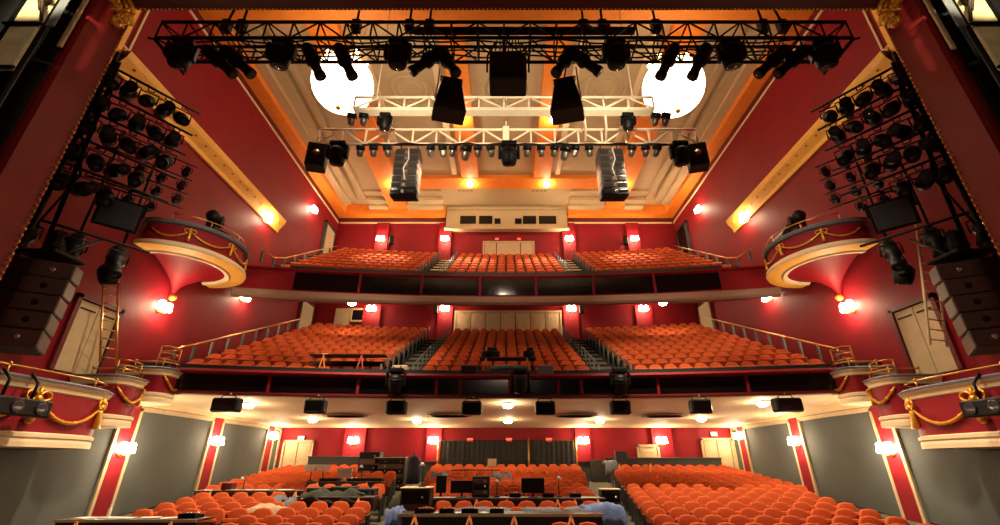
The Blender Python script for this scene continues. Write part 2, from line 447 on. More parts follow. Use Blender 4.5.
# stalls: three fanned blocks
for r in range(18):
    Yr = 8.89+r*.93
    ain, aout = 2.45+(Yr-12.9)*.125, 3.4+(Yr-12.9)*.155
    outer = min(8.45+(Yr-10.5)*.235, 11.3)
    if r >= 1:
        xs = centred(-ain, ain)
        for i, x in enumerate(xs):
            if r > 2 or (r == 1 and x > 1.0): SEATS.append((x, Yr-.004*x*x, zf(Yr), -.008*x, ('centre stalls block', r, i, 'from its left end', len(xs))))
    for sx in (-1,1):
        n = int((outer-aout)/SP)
        for i in range(n):
            x = sx*(aout+.27+i*SP); SEATS.append((x, Yr-.004*x*x, zf(Yr-.004*x*x), -.008*x, (SIDE[sx]+' stalls block', r, i, 'from aisle', n)))
for r in range(DR):
    Yr = 16.35+r*DP+.55
    xs = centred(-3.25, 3.25)
    L = [(x, ('centre circle block', r, i, 'from its left end', len(xs))) for i, x in enumerate(xs)]
    for sx in (-1,1):
        n = 12
        L += [(sx*(4.75+i*SP+.27), (SIDE[sx]+' circle block', r, i, 'from aisle', n)) for i in range(n)]
    for x, lb in L: SEATS.append((x, Yr-SKD*.82*x*x, DZ+r*DRI, -2*SKD*.82*x, lb))
for r in range(UR):
    Yr = 20.3+r*UP+.52
    xs = centred(-3.2, 3.2)
    L = [(x, ('centre upper block', r, i, 'from its left end', len(xs))) for i, x in enumerate(xs)]
    for sx in (-1,1):
        L += [(sx*(4.6+i*SP+.27), (SIDE[sx]+' upper block', r, i, 'from aisle', 12)) for i in range(12)]
    for x, lb in L: SEATS.append((x, Yr-UK*x*x, UZ+r*URI, -2*UK*x, lb))
def proj(p):
    z = p[1]*cos(TH)+p[2]*sin(TH); return CX+F_*p[0]/z, CY-F_*(-p[1]*sin(TH)+p[2]*cos(TH))/z, z
# seats lifted out where the production desks stand
def blocked(x, y, z):
    if z > 0: 
        return (abs(x) < 1.15 and y < 17.4 and z < 5) or (-6.6 < x < -3.95-.6 and y < 17.1 and z < 5 and x < -4.6 and x > -6.3)
    for a, c, y0, y1 in ((-2.9,2.75,10.2,11.35),(-2.2,2.9,13.1,13.85),(-8.6,-5.9,15.0,15.5),(-5.7,-3.6,13.05,13.9),(-6.2,-4.0,14.2,14.9),(-6.4,-3.7,16.9,17.6),(-8.4,-5.9,10.55,11.15),(-3.0,-.1,19.9,20.7),(5.0,7.6,22.2,23.05)):
        if a-.2 < x < c+.2 and y0-.15 < y < y1+.1: return True
    if -2.6 < x < 2.7 and 13.05 < y < 13.9: return True
    if -2.95 < x < -1.8 and 12.0 < y < 13.1: return True
    if x < -5.6 and y < 10.4: return True
    if -7.2 < x < -4.4 and y > 21: return True
    return False
SEATS = [s for s in SEATS if not blocked(s[0], s[1], s[2])]
def shows(s):
    x, y, d = proj((s[0], s[1], s[2]+.8))
    if not (-8 < x < 1008 and y < 535): return 0
    elev = s[2]+.8
    rise = .066*.93 if s[2] < 0 else (DRI if s[2] < 7.5 else URI)
    pitch = .93 if s[2] < 0 else .85
    vis = min(.55, abs(rise - pitch*elev/s[1])+.03)
    return (.5*444/d)*(vis*444/d)
SEATS.sort(key=shows, reverse=True)
SEATS = [s for s in SEATS if shows(s) > 0]
s0 = thing('auditorium_chair', 'seat', 'seat', (0,0,0))
for part, m in (('backrest',SEAT),('seat_cushion',SEAT),('armrest',SEATF),('armrest2',SEATF),('hinge_bar',SEATF)):
    seat_geo(part).build(part.rstrip('2'), m, s0)
def seat_label(lb):
    blk, r, i, frm, n = lb
    return f'orange plush seat, {blk}, {ORD[r]} row from stage, {ORD[i]} {frm}'
NIND = 300
for k, (x, y, z, rz, lb) in enumerate(SEATS[:NIND]):
    l = seat_label(lb)
    if k == 0: s0.location = (x,y,z); s0.rotation_euler = (0,0,rz); s0['label'] = l; s0['group'] = 'tip-up seats of the auditorium'
    else: clone(s0, (x,y,z), rz, l)
b = MB()
geos = [(seat_geo(p), 0 if p in ('backrest','seat_cushion') else 1) for p in ('backrest','seat_cushion','armrest','armrest2','hinge_bar')]
for (x, y, z, rz, lb) in SEATS[NIND:]:
    T = Matrix.Translation((x,y,z)) @ Matrix.Rotation(rz,4,'Z')
    for g, mi in geos:
        b.mi = mi; b.add([T @ v for v in g.v], g.f, g.sm[0])
b.build('distant_seating', [SEAT, SEATF], label='remaining rows of orange seats further up in all three tiers', cat='seats', kind='stuff')

# ================================================================== SIDE WALLS OF THE STALLS
for sx in (-1,1):
    ys = [10.55, 15.3, 20.05, 24.75]
    for y in ys:
        x0, x1 = sorted((sx*(WX-.12), sx*(WX-.005)))
        struct('trim_pilaster_'+SIDE[sx], MB().box(x0,x1,y-.3,y+.3,-2,1.72), RED)
    edges = [(6.2,ys[0]),(ys[0],ys[1]),(ys[1],ys[2]),(ys[2],ys[3]),(ys[3],25.9)]
    nm = ['nearest the stage','first from the stage','between the second pair of wall lamps','third along from the stage','at the rear corner']
    for k, (a, c) in enumerate(edges):
        if k == 0: a -= .3
        if k == 4: c += .3
        x0, x1 = sorted((sx*(WX-.05), sx*(WX-.01)))
        w = thing('wall_panel', ['grey fabric wall panel under the big '+SIDE[sx]+' box, nearest the stage', 'wide grey wall panel on the '+SIDE[sx]+', under the stepped boxes', 'wide grey wall panel on the '+SIDE[sx]+', between two red pilasters', 'narrower grey wall panel third along the '+SIDE[sx]+' wall', 'narrow grey wall panel in the '+SIDE[sx]+' rear corner of the stalls'][k], 'wall panel', (sx*(WX-.03), (a+c)/2, zf((a+c)/2)+.05), 'grey side wall panels')
        MB().hexa([(x0,a+.34,zf(a)+.05),(x1,a+.34,zf(a)+.05),(x1,c-.34,zf(c)+.05),(x0,c-.34,zf(c)+.05),(x0,a+.34,1.6),(x1,a+.34,1.6),(x1,c-.34,1.6),(x0,c-.34,1.6)]).build('fabric_face', GREY, w)
        f = MB(); x0, x1 = sorted((sx*(WX-.13), sx*(WX-.01)))
        f.box(x0,x1,a+.31,a+.42,zf(a),1.64); f.box(x0,x1,c-.42,c-.31,zf(c),1.64); f.box(x0,x1,a+.31,c-.31,1.56,1.7)
        f.build('cream_frame', CREAMW, w)
    x0, x1 = sorted((sx*(WX-.22), sx*(WX-.005)))
    struct('trim_cream_beam_'+SIDE[sx], MB().box(x0,x1,12.6,25.95,1.72,1.98), CREAM)
    x0, x1 = sorted((sx*(WX-.2), sx*(WX-.005)))
    struct('trim_lower_front_beam_'+SIDE[sx], MB().box(x0,x1,6,12.55,1.72,1.86), CREAM)

# doors, curtain and panels at the stalls rear
def door(name, x0, x1, y, z0, z1, leaves, m, label, cat='door'):
    d = thing(name, label, cat, ((x0+x1)/2, y, z0))
    w = (x1-x0)/leaves
    for k in range(leaves):
        a, c = x0+k*w+.02, x0+(k+1)*w-.02
        l = MB().bbox(a, c, y-.05, y, z0, z1, .012).build('door_leaf', m, d)
        MB().bbox(a+.15, c-.15, y-.065, y-.04, z0+.15, z0+(z1-z0)*.45, .01).build('moulded_panel', m, l)
        MB().bbox(a+.15, c-.15, y-.065, y-.04, z0+(z1-z0)*.52, z1-.15, .01).build('moulded_panel', m, l)
        MB().cyl((c-.1 if k%2==0 else a+.1, y-.11, z0+(z1-z0)*.5),(c-.1 if k%2==0 else a+.1, y-.05, z0+(z1-z0)*.5),.03).build('handle', BRASS, l)
    f = MB(); f.box(x0-.12,x0-.01,y-.08,y+.0,z0,z1+.12); f.box(x1+.01,x1+.12,y-.08,y+.0,z0,z1+.12); f.box(x0-.12,x1+.12,y-.08,y+.0,z1+.01,z1+.14)
    f.build('door_frame', m, d)
    return d
door('double_door', -11.9,-10.5,25.9,zf(26)+.02,.95,2,CREAMW,'cream double door in the left corner of the stalls rear wall')
door('double_door', 10.65,12.1,25.9,zf(26)+.02,1.05,2,CREAMW,'cream double door in the right corner of the stalls rear wall')
door('service_door', 7.1,8.05,25.7,zf(26)+.02,.72,1,CREAMW,'small plain cream door left of a stalls rear wall lamp')
d = thing('curtain', 'black pleated curtain hung on brass posts across the middle of stalls rear', 'curtain', (0,25.6,-.9))
for (x0, x1) in ((-3.5,1.15),(1.25,3.65)):
    b = MB(); N = int((x1-x0)/.07); vs = []
    for i in range(N+1):
        x = x0+(x1-x0)*i/N; y = 25.6+.045*sin(i*1.7)+.02*sin(i*.63)
        vs += [(x,y,-.95),(x,y+.01*sin(i),1.02)]
    b.add(vs, [(2*i,2*i+2,2*i+3,2*i+1) for i in range(N)], True); b.build('curtain_drop', CURT, d)
MB().cyl((-3.6,25.6,1.05),(3.75,25.6,1.05),.02).build('curtain_rail', BLACK, d)
for x in (-3.6,1.2,3.72): MB().cyl((x,25.52,-.95),(x,25.52,1.2),.045).build('brass_post', BRASS, d)
for sx, lb in ((-1,'dark green low partition behind the left stalls block'),(1,'dark green low partition behind the right stalls block')):
    x0, x1 = sorted((sx*5.2, sx*(11.2 if sx>0 else 10.3)))
    p = thing('partition_screen', lb, 'partition', ((x0+x1)/2,25.35,-1))
    z1 = .22 if sx>0 else .28
    MB().box(x0,x1,25.3,25.4,-1.0,z1-.08).build('screen_panel', DADO, p); MB().bbox(x0-.03,x1+.03,25.26,25.44,z1-.08,z1,.01).build('top_rail', SEATF, p)
for x, lb in ((-5.0,'left'),(5.0,'right')):
    MB().bbox(x-1.0 if x<0 else x-.55, x+.55 if x<0 else x+.2, 25.5,25.75,-1,.1,.01).build('dark_lobby_screen', DADO, label=f'dark green lobby screen beside the {lb} aisle at stalls rear', cat='screen')
def lit_sign(px, py, Y, label, w=.32, h=.2, m=REDLT):
    p = at(px, py, Y=Y); s = thing('exit_light', label, 'exit sign', (p.x,Y,p.z-h/2))
    MB().bbox(p.x-w/2-.03,p.x+w/2+.03,Y+.01,Y+.1,p.z-h/2-.03,p.z+h/2+.03,.01).build('housing', BLACK, s)
    MB().box(p.x-w/2,p.x+w/2,Y-.01,Y+.008,p.z-h/2,p.z+h/2).build('lit_face', m, s)
for px, py, n in ((470,440,'leftmost'),(509,440,'middle'),(549,440,'rightmost')): lit_sign(px, py, 25.85, f'{n} of three small red lit signs above the black curtain')
lit_sign(497,239,28.55,'left one of two red lights above the upper circle doors',.25,.16); lit_sign(519,239,28.55,'right one of two red lights above the upper circle doors',.25,.16)
IVORY = mat('lit_ivory_sign', (240,225,190), .6, emit=(1,.75,.5), strength=.7)
lit_sign(301,438,25.9,'pale exit sign over the left corner double door',.34,.2,IVORY); lit_sign(714,434,25.9,'pale exit sign over the right corner double door',.34,.2,IVORY)

# dress circle rear wall
d = thing('panelled_doors', 'row of tall cream panelled doors at the centre of circle rear wall', 'doors', (0.2,27.25,6.6))
x0, x1 = at(456,320,Y=27.2).x, at(560,320,Y=27.2).x
for k in range(7):
    a = x0+(x1-x0)*k/7; l = MB().bbox(a+.02,a+(x1-x0)/7-.02,27.2,27.26,6.6,8.68,.015).build('door_leaf', CREAMW, d)
    MB().bbox(a+.16,a+(x1-x0)/7-.16,27.18,27.21,7.1,8.5,.01).build('moulded_panel', CREAMW, l)
f = MB(); f.box(x0-.12,x1+.12,27.16,27.27,8.7,8.84); f.box(x0-.12,x0,27.16,27.27,6.6,8.7); f.box(x1,x1+.12,27.16,27.27,6.6,8.7); f.build('door_frame', CREAMW, d)
p0, p1 = at(334,321,Y=27.2), at(365,309,Y=27.2)
d = thing('control_window', 'cream framed control room window with dark glass at circle rear left', 'window', ((p0.x+p1.x)/2,27.2,p0.z))
MB().bbox(p0.x,p0.x+.95,27.2,27.28,p0.z-.3,p1.z+.05,.01).build('shutter', CREAMW, d)
f = MB(); xa, xb = p0.x+1.0, p1.x
for q in ((xa,xb,p1.z-.08,p1.z+.05),(xa,xb,p0.z-.05,p0.z+.06),(xa,xa+.09,p0.z,p1.z),(xb-.09,xb,p0.z,p1.z)): f.box(q[0],q[1],27.18,27.28,q[2],q[3])
f.build('window_frame', CREAMW, d); MB().box(xa+.09,xb-.09,27.23,27.27,p0.z+.06,p1.z-.08).build('pane', DGLASS, d)
# upper rear doors
p0, p1 = at(484,255,Y=28.6), at(533,243,Y=28.6)
d = thing('panelled_doors', 'low cream panelled doors at the centre of upper circle rear wall', 'doors', ((p0.x+p1.x)/2,28.6,13.0))
for a, c in ((0,.25),(.25,.74),(.74,1)):
    l = MB().bbox(p0.x+(p1.x-p0.x)*a+.03,p0.x+(p1.x-p0.x)*c-.03,28.55,28.62,13.2,p1.z,.015).build('door_leaf', CREAMW, d)
f = MB(); f.box(p0.x-.1,p1.x+.1,28.52,28.63,p1.z,p1.z+.12); f.box(p0.x-.1,p0.x,28.52,28.63,13.2,p1.z); f.box(p1.x,p1.x+.1,28.52,28.63,13.2,p1.z); f.build('door_frame', CREAMW, d)
# corner doorways with curtains
for sx in (-1,1):
    s = SIDE[sx]
    for lev, (y0, y1, z0, z1, m) in {'circle':(25.3,26.9,6.5,8.95,CREAMW),'upper':(26.6,28.0,12.2,14.9,CREAMW if sx<0 else DGLASS)}.items():
        d = thing('side_doorway', f'{"cream" if m is CREAMW else "dark"} side doorway at the top of the {s} {lev} stairs', 'doorway', (sx*(WX-.1),(y0+y1)/2,z0))
        x0, x1 = sorted((sx*(WX-.1), sx*(WX-.02)))
        N = 20; b = MB(); vs = []
        for i in range(N+1):
            y = y0+(y1-y0)*i/N; x = sx*(WX-.14+.03*sin(i*2.1)); vs += [(x,y,z0),(x,y,z1)]
        b.add(vs, [(2*i,2*i+2,2*i+3,2*i+1) for i in range(N)], True); b.build('drape', m, d)
        f = MB(); x0, x1 = sorted((sx*(WX-.2), sx*(WX-.02)))
        f.box(x0,x1,y0-.15,y0,z0,z1+.15); f.box(x0,x1,y1,y1+.15,z0,z1+.15); f.box(x0,x1,y0-.15,y1+.15,z1,z1+.15); f.build('door_surround', DRED if lev=='circle' else SEATF, d)

# ================================================================== LAMPS OF THE ROOM
sc0 = thing('wall_sconce', 'x', 'wall lamp', (0,0,0), 'lit wall lamps')      # faces -Y, back at y=0
MB().lathe([(.0,0),(.14,.0),(.12,.03),(.05,.05),(0,.05)],12,Matrix.Rotation(R(90),4,'X')).build('back_plate', BRASS, sc0)
for sx in (-1,1):
    MB().tube([(0,-.04,-.02),(sx*.08,-.14,-.08),(sx*.15,-.17,-.06),(sx*.16,-.17,.0)],.014,6).build('arm', BRASS, sc0)
    sh = MB().lathe([(.12,.0),(.14,.02),(.11,.26),(.08,.31),(.0,.31)],12,Matrix.Translation((sx*.16,-.17,.0))).build('shade', GLOW, sc0)
    MB().ball((sx*.16,-.17,-.03),.035,8).build('finial', BRASS, sh)
SC = []
for sx, n in ((-1,'left'),(1,'right')):
    SC += [((sx*(WX-.13),15.3,.24+.02),sx,f'lit double wall lamp on the first red pilaster of the {n} stalls wall',1.),
           ((sx*(WX-.13),20.05,.66),sx,f'lit wall lamp on the second red pilaster along the {n} stalls wall',1.),
           ((sx*(WX-.13),24.75,1.1),sx,f'lit wall lamp on the last pilaster of the {n} stalls wall, by corner',.8),
           ((sx*(WX-.01),15.1,4.92),sx,f'lit wall lamp on the red wall below the round upper {n} box',1.2),
           ((sx*(WX-.01),19.6,6.9),sx,f'lit wall lamp beside the {n} end of the circle under the upper tier',1.),
           ((sx*(WX-.01),19.8,11.22),sx,f'lit wall lamp at the end of the ochre cornice, {n} wall',1.2),
           ((sx*(WX-.01),24.35,14.5),sx,f'lit wall lamp high beside the top {n} stairs of upper circle',1.)]
for px, n in ((354,'left pier'),(434,'pier left of the black curtain'),(583,'pier right of the black curtain'),(661,'right pier')):
    p = at(px,442,Y=25.77); SC.append(((p.x,25.775,.92),0,f'lit wall lamp on the {n} of the stalls rear wall',.9))
for px, n in ((372,'leftmost'),(445,'left of the panelled doors'),(571,'right of the panelled doors'),(643,'rightmost')):
    p = at(px,309,Y=27.08); SC.append(((p.x,27.095,8.78),0,f'lit wall lamp, {n}, on the circle rear wall',.9))
for px, n in ((381,'leftmost'),(445,'left of the booth'),(569,'right of the booth'),(634,'rightmost')):
    p = at(px,239,Y=28.38); SC.append(((p.x,28.395,14.45),0,f'lit wall lamp, {n}, on the upper circle rear wall',1.1))
for k, (p, sx, lb, e) in enumerate(SC):
    rz = 0 if sx == 0 else (-pi/2 if sx > 0 else pi/2)
    if sx > 0: rz = -pi/2
    if k == 0: sc0.location = p; sc0.rotation_euler = (0,0,rz); sc0['label'] = lb; o = sc0
    else: clone(sc0, p, rz, lb)
    n = Vector((0,-1,0)) if sx == 0 else Vector((-sx,0,0))
    light('sconce_light','POINT', Vector(p)+n*.42+Vector((0,0,.12)), 85*e, (1,.72,.44), .1)

# ceiling downlights under the circle, in the circle soffit and in the main ceiling
dl0 = thing('ceiling_downlight', 'x', 'downlight', (0,0,0), 'lit ceiling downlights')
MB().lathe([(.24,0),(.26,-.02),(.22,-.05),(.2,-.04),(.2,0)],16).build('rim', CREAM, dl0)
MB().lathe([(.21,-.02),(.2,-.1),(.13,-.17),(0,-.19)],16).build('lit_bowl', DOWN, dl0)
first = True
DL = []
def zs(Y, x): 
    yf = 16.2-DK*x*x; return 2.03-(Y-yf)/(26-yf)*.31
for px, py, n, e in ((249,404,'near the circle front, by the leftmost floodlight',70),(508,404,'middle one near the circle front',50),(763,402,'near the circle front, by the rightmost floodlight',70),
                  (313,419,'farther back, leftmost of the rear line',40),(417,420,'farther back, left of the middle',40),(508,420,'farther back, exactly in the middle',40),(600,420,'farther back, right of the middle',40),(701,418,'farther back, rightmost of the rear line',40)):
    Y = 17.6 if 'near' in n else 21.5
    for _ in range(8):
        p = at(px, py, Y=Y); zz = zs(Y, p.x)-.03; Y = Y + (p.z-zz)*12 if False else Y
        q = at(px, py, Z=zz); Y = .5*Y+.5*min(25, max(16.6, q.y))
    DL.append((Vector((q.x, Y, zs(Y,q.x))), f'lit downlight in the stalls ceiling {n}', e))
for px, py, n in ((352,303,'left'),(663,303,'right')):
    p = at(px, py, Y=22.5); DL.append((Vector((p.x,22.5,6.82+(22.5-20.1+UK*p.x**2)/(27.4-20.1+UK*p.x**2)*2.6)), f'lit downlight under the upper circle, {n} one', 60))
for px, py, n in ((460,120,'front left of the centre beams'),(553,120,'front right of the centre beams'),(394,185,'on the left outer beam'),(470,185,'on the cross beam, left of centre'),(547,185,'on the cross beam, right of centre'),(622,185,'on the right outer beam')):
    p = at(px, py, Z=16.84); DL.append((Vector((p.x,p.y,16.93 if 'outer' not in n else 16.84)), f'lit ceiling downlight {n}', 120))
for k, (p, lb, e) in enumerate(DL):
    if k == 0: dl0.location = p; dl0['label'] = lb
    else: clone(dl0, p, None, lb)
    light('downlight_light','POINT', p-Vector((0,0,.35)), e*.75, (1,.74,.44), .12)
# oval vents in the stalls ceiling
for px, n in ((346,'left'),(450,'left of centre'),(575,'right of centre'),(664,'right')):
    p = at(px, 414, Z=1.93); z = zs(p.y,p.x)
    v = thing('ceiling_vent', f'dark oval ceiling vent over the stalls, {n}', 'vent', (p.x,p.y,z-.05), 'oval vents in the stalls ceiling')
    MB().lathe([(1.0,0),(1.0,.025),(.9,.04),(0,.04)],24,Matrix.Translation((p.x,p.y,z-.055)) @ Matrix.Diagonal((1,.75,1,1))).build('vent_ring', SOFFIT, v)
    MB().lathe([(.82,-.01),(.0,-.01)],24,Matrix.Translation((p.x,p.y,z-.055)) @ Matrix.Diagonal((1,.75,1,1))).build('dark_grille', SEATF, v)

# globe chandeliers
for px, py, n in ((343,84,'left'),(673,87,'right')):
    p = at(px, py, Y=13.2); c = thing('globe_chandelier', f'big glowing white globe chandelier hung high on the {n}', 'chandelier', p-Vector((0,0,1.2)), 'globe chandeliers')
    g = MB().ball(p, 1.18, 32).build('glowing_globe', GLOBE, c)
    MB().ball(p-Vector((0,0,1.22)), .1, 10).build('bottom_finial', GOLD, g)
    MB().lathe([(.35,1.08),(.5,1.16),(.3,1.3),(.1,1.45),(.06,1.6)],16,Matrix.Translation(p)).build('gilt_cap', GOLD, c)
    MB().cyl(p+Vector((0,0,1.55)), (p.x,p.y,17.2), .045, n=8).build('hanging_rod', GOLD, c)
    for k in range(8):
        a = k*pi/4; q = p+Vector((.78*cos(a), .78*sin(a), 1.12))
        MB().ball(q, .1, 8).build('crystal_lamp', GLINT, c)
    b = MB(); b.tube([p+Vector((.78*cos(k*pi/12), .78*sin(k*pi/12), 1.0)) for k in range(24)], .03, 6, close=True); b.build('crown_ring', GOLD, c)

# ================================================================== STAIRS AND RAILS OF THE TIERS
def stair(name, xc, hw, y0, k, rows, pitch, z0, rise, m):
    b = MB()
    for r in range(rows):
        ya = y0-k*xc*xc+r*pitch
        b.box(xc-hw, xc+hw, ya+.03, ya+pitch*.52, z0+r*rise+.005, z0+r*rise+.03)
        b.box(xc-hw, xc+hw, ya+pitch*.52, ya+pitch-.005, z0+r*rise+.005, z0+(r+.5)*rise)
    return struct(name, b, m)
GSTEP = mat('grey_steps', (110,108,92), .8, var=.2, scale=5); CSTEP = mat('pale_steps', (206,190,150), .8, var=.12, scale=5)
for sx in (-1,1):
    stair('floor_stair_circle_'+SIDE[sx], sx*4.0, .5, 16.35, SKD*.82, DR, DP, DZ, DRI, GSTEP)
    stair('floor_stair_upper_'+SIDE[sx], sx*3.92, .52, 20.3, UK, UR, UP, UZ, URI, CSTEP)
    stair('floor_side_stair_circle_'+SIDE[sx], sx*11.72, .5, 16.35, SKD*.82, DR, DP, DZ, DRI, GSTEP)
    stair('floor_side_stair_upper_'+SIDE[sx], sx*11.65, .6, 20.3, UK, UR, UP, UZ, URI, CSTEP)
    n = SIDE[sx]
    for side, dx in (('inner',-.58),('outer',.58)):
        for lev, (xc, y0, k, rows, pitch, z0, rise) in {'circle':(4.0,16.35,SKD*.82,DR,DP,DZ,DRI),'upper circle':(3.92,20.3,UK,UR,UP,UZ,URI)}.items():
            x = sx*(xc+dx); pts = []
            t = thing('stair_rail', f'grey-green post rail on the {side} edge of the {n} {lev} aisle stair', 'handrail', (x, y0-k*x*x, z0), f'aisle rails of the {lev}')
            for r in range(rows):
                y = y0-k*x*x+r*pitch+.3; z = z0+r*rise
                MB().tube([(x,y,z),(x,y,z+.86)], .032, 6).build('post', STEEL, t)
                pts.append((x,y,z+.88))
            if rows > 9:
                MB().tube(pts[:5], .022, 6).build('rail', STEEL, t)
            else: MB().tube(pts[:4], .022, 6).build('rail', STEEL, t)
    # long brass handrails on the outer side stairs
    t = thing('stair_handrail', f'brass handrail on grey posts climbing the {n} side stairs of the circle', 'handrail', (sx*11.15,15.2,2.4))
    pts = []
    for i in range(11):
        y = 14.95+i*.92; z = 3.5+(y-14.95)*.43
        if i < 10:
            MB().bbox(*sorted((sx*11.2,sx*11.28)),y-.045,y+.045,z-1.0,z-.1,.008).build('post', STEEL, t)
            MB().ball((sx*11.24,y,z-.07),.05,8).build('post_cap', SILV, t)
        pts.append((sx*11.24,y,z))
    MB().tube(pts, .03, 8).build('brass_rail', BRASS, t)
    t = thing('stair_handrail', f'brass handrail on grey posts by the {n} side stairs of the upper circle', 'handrail', (sx*10.95,18.4,8.0))
    pts = []
    for i in range(9):
        y = 18.35+i*.98; z = 8.95+max(0,(y-19.6))*.61
        if 1 <= i < 8:
            MB().bbox(*sorted((sx*11.06,sx*11.16)),y-.05,y+.05,z-1.0,z-.06,.01).build('post', STEEL, t)
        elif i == 0: MB().bbox(*sorted((sx*11.2,sx*11.3)),y+.15,y+.25,z-.6,z-.06,.01).build('post', STEEL, t)
        pts.append((sx*(11.25 if i < 1 else 11.11),y,z))
    MB().tube(pts, .028, 8).build('brass_rail', BRASS, t)

# ================================================================== BOXES
def smooth_path(P, n=5):
    out = []
    for i in range(len(P)-1):
        p0, p1, p2, p3 = P[max(i-1,0)], P[i], P[i+1], P[min(i+2,len(P)-1)]
        for k in range(n):
            t = k/n
            out.append(tuple(.5*((2*b_)+(-a_+c_)*t+(2*a_-5*b_+4*c_-d_)*t*t+(-a_+3*b_-3*c_+d_)*t**3) for a_,b_,c_,d_ in zip(p0,p1,p2,p3)))
    return out+[P[-1]]
def inward(path, sx):
    out = []
    for i in range(len(path)):
        a, c = path[max(i-1,0)], path[min(i+1,len(path)-1)]
        dx, dy = c[0]-a[0], c[1]-a[1]; L = sqrt(dx*dx+dy*dy)
        out.append((-sx*abs(1)*dy/L*(1), sx*dx/L))
    return out
def along(path, s):        # point and normal-index at arc fraction s
    L = [0]
    for i in range(1,len(path)): L.append(L[-1]+math.dist(path[i],path[i-1]))
    t = s*L[-1]
    for i in range(1,len(L)):
        if L[i] >= t:
            u = (t-L[i-1])/max(1e-9,L[i]-L[i-1]); return tuple(a+(b_-a)*u for a,b_ in zip(path[i-1],path[i])), i
    return path[-1], len(path)-1
def garland(t, path, nn, s0, s1, ztop, sag, off=.05, r=.035):
    pts = []
    for i in range(13):
        u = i/12; (x,y), k = along(path, s0+(s1-s0)*u); pts.append((x+nn[k][0]*off, y+nn[k][1]*off, ztop-sag*(1-(2*u-1)**2)))
    b = MB(); b.tube(pts, [r*(.8+.5*(1-abs(2*i/12-1))) for i in range(13)], 6)
    for i in range(1,12,2): b.ball(pts[i], r*1.5, 6)
    return b.build('gilt_garland', GOLD, t)
def bow(t, path, nn, s, z, off=.06, sc=1.):
    (x,y), k = along(path, s); c = Vector((x+nn[k][0]*off, y+nn[k][1]*off, z)); a, _ = along(path, min(1,s+.02)); d = Vector((a[0]-x,a[1]-y,0)).normalized()
    b = MB()
    for sg in (-1,1):
        b.tube([c+d*sg*(.12+.1*cos(q*pi/5))*sc+Vector((0,0,(.05+.08*sin(q*pi/5))*sc)) for q in range(10)], .025*sc, 5, close=True)
    b.ball(c, .07*sc, 8)
    g = b.build('gilt_bow', GOLD, t)
    b = MB(); b.tube([c, c-Vector((0,0,.12*sc)), c-Vector((0,0,.36*sc)), c-Vector((0,0,.42*sc))], [.03*sc,.05*sc,.075*sc,.03*sc], 8); b.build('tassel', GOLD, g)
    b = MB(); b.tube([c+Vector((0,0,.02)), c+Vector((0,0,.2*sc))], [.05*sc,.02*sc], 6); b.build('crest', GOLD, g)
def theatre_box(sx, P, zt, zb, label, bows, garl, gz):
    P = [(sx*abs(x), y) for x, y in P]
    path = smooth_path(P); nn = inward(path, sx)
    c = thing('theatre_box', label, 'balcony box', (sx*11.6, sum(p[1] for p in P)/len(P), zb), 'gilded side boxes')
    MB().sweep(path, [(0,zb+.25),(.02,zt-.2)], nn).build('red_parapet', RED, c)
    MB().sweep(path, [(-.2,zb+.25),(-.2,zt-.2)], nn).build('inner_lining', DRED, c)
    MB().sweep(path, [(.0,zt-.24),(.05,zt-.2),(.07,zt-.13),(.13,zt-.06),(.13,zt-.03),(-.12,zt-.03)], nn).build('cream_cornice', CREAM, c)
    MB().sweep(path, [(.15,zt-.035),(.16,zt+.01),(.1,zt+.045),(-.2,zt+.045),(-.22,zt-.03)], nn).build('padded_ledge', LEDGE, c)
    MB().sweep(path, [(.0,zb+.30),(.06,zb+.27),(.06,zb+.2),(.03,zb+.17),(.05,zb+.1),(.05,zb),(-.3,zb)], nn).build('base_moulding', CREAM, c)
    MB().prism([(p[0]-n[0]*.1,p[1]-n[1]*.1) for p, n in zip(path, nn)], zb+.01, zb+.14).build('box_floor', CREAM, c)
    for s in bows: bow(c, path, nn, s, gz, off=.08, sc=1.25 if zt < 2 else .9)
    for a, b_ in garl: garland(c, path, nn, a, b_, gz+.05, .5 if zt < 2 else .38, off=.07)
    ra = thing_rail = MB(); 
    sub = [along(path, s) for s in [i/24 for i in range(3,23)]]
    ra.tube([(p[0]-nn[k][0]*.05,p[1]-nn[k][1]*.05,zt+.22) for p, k in sub], .022, 6); r = ra.build('brass_rail', BRASS, c)
    for i in (0,6,13,19):
        p, k = sub[i]; b = MB(); q = (p[0]-nn[k][0]*.05,p[1]-nn[k][1]*.05)
        b.cyl((*q,zt+.03),(*q,zt+.22),.018,n=6); b.ball((*q,zt+.25),.04,6); b.build('rail_post', BRASS, r)
    return c, path, nn
BOXES = {}
ch0 = None
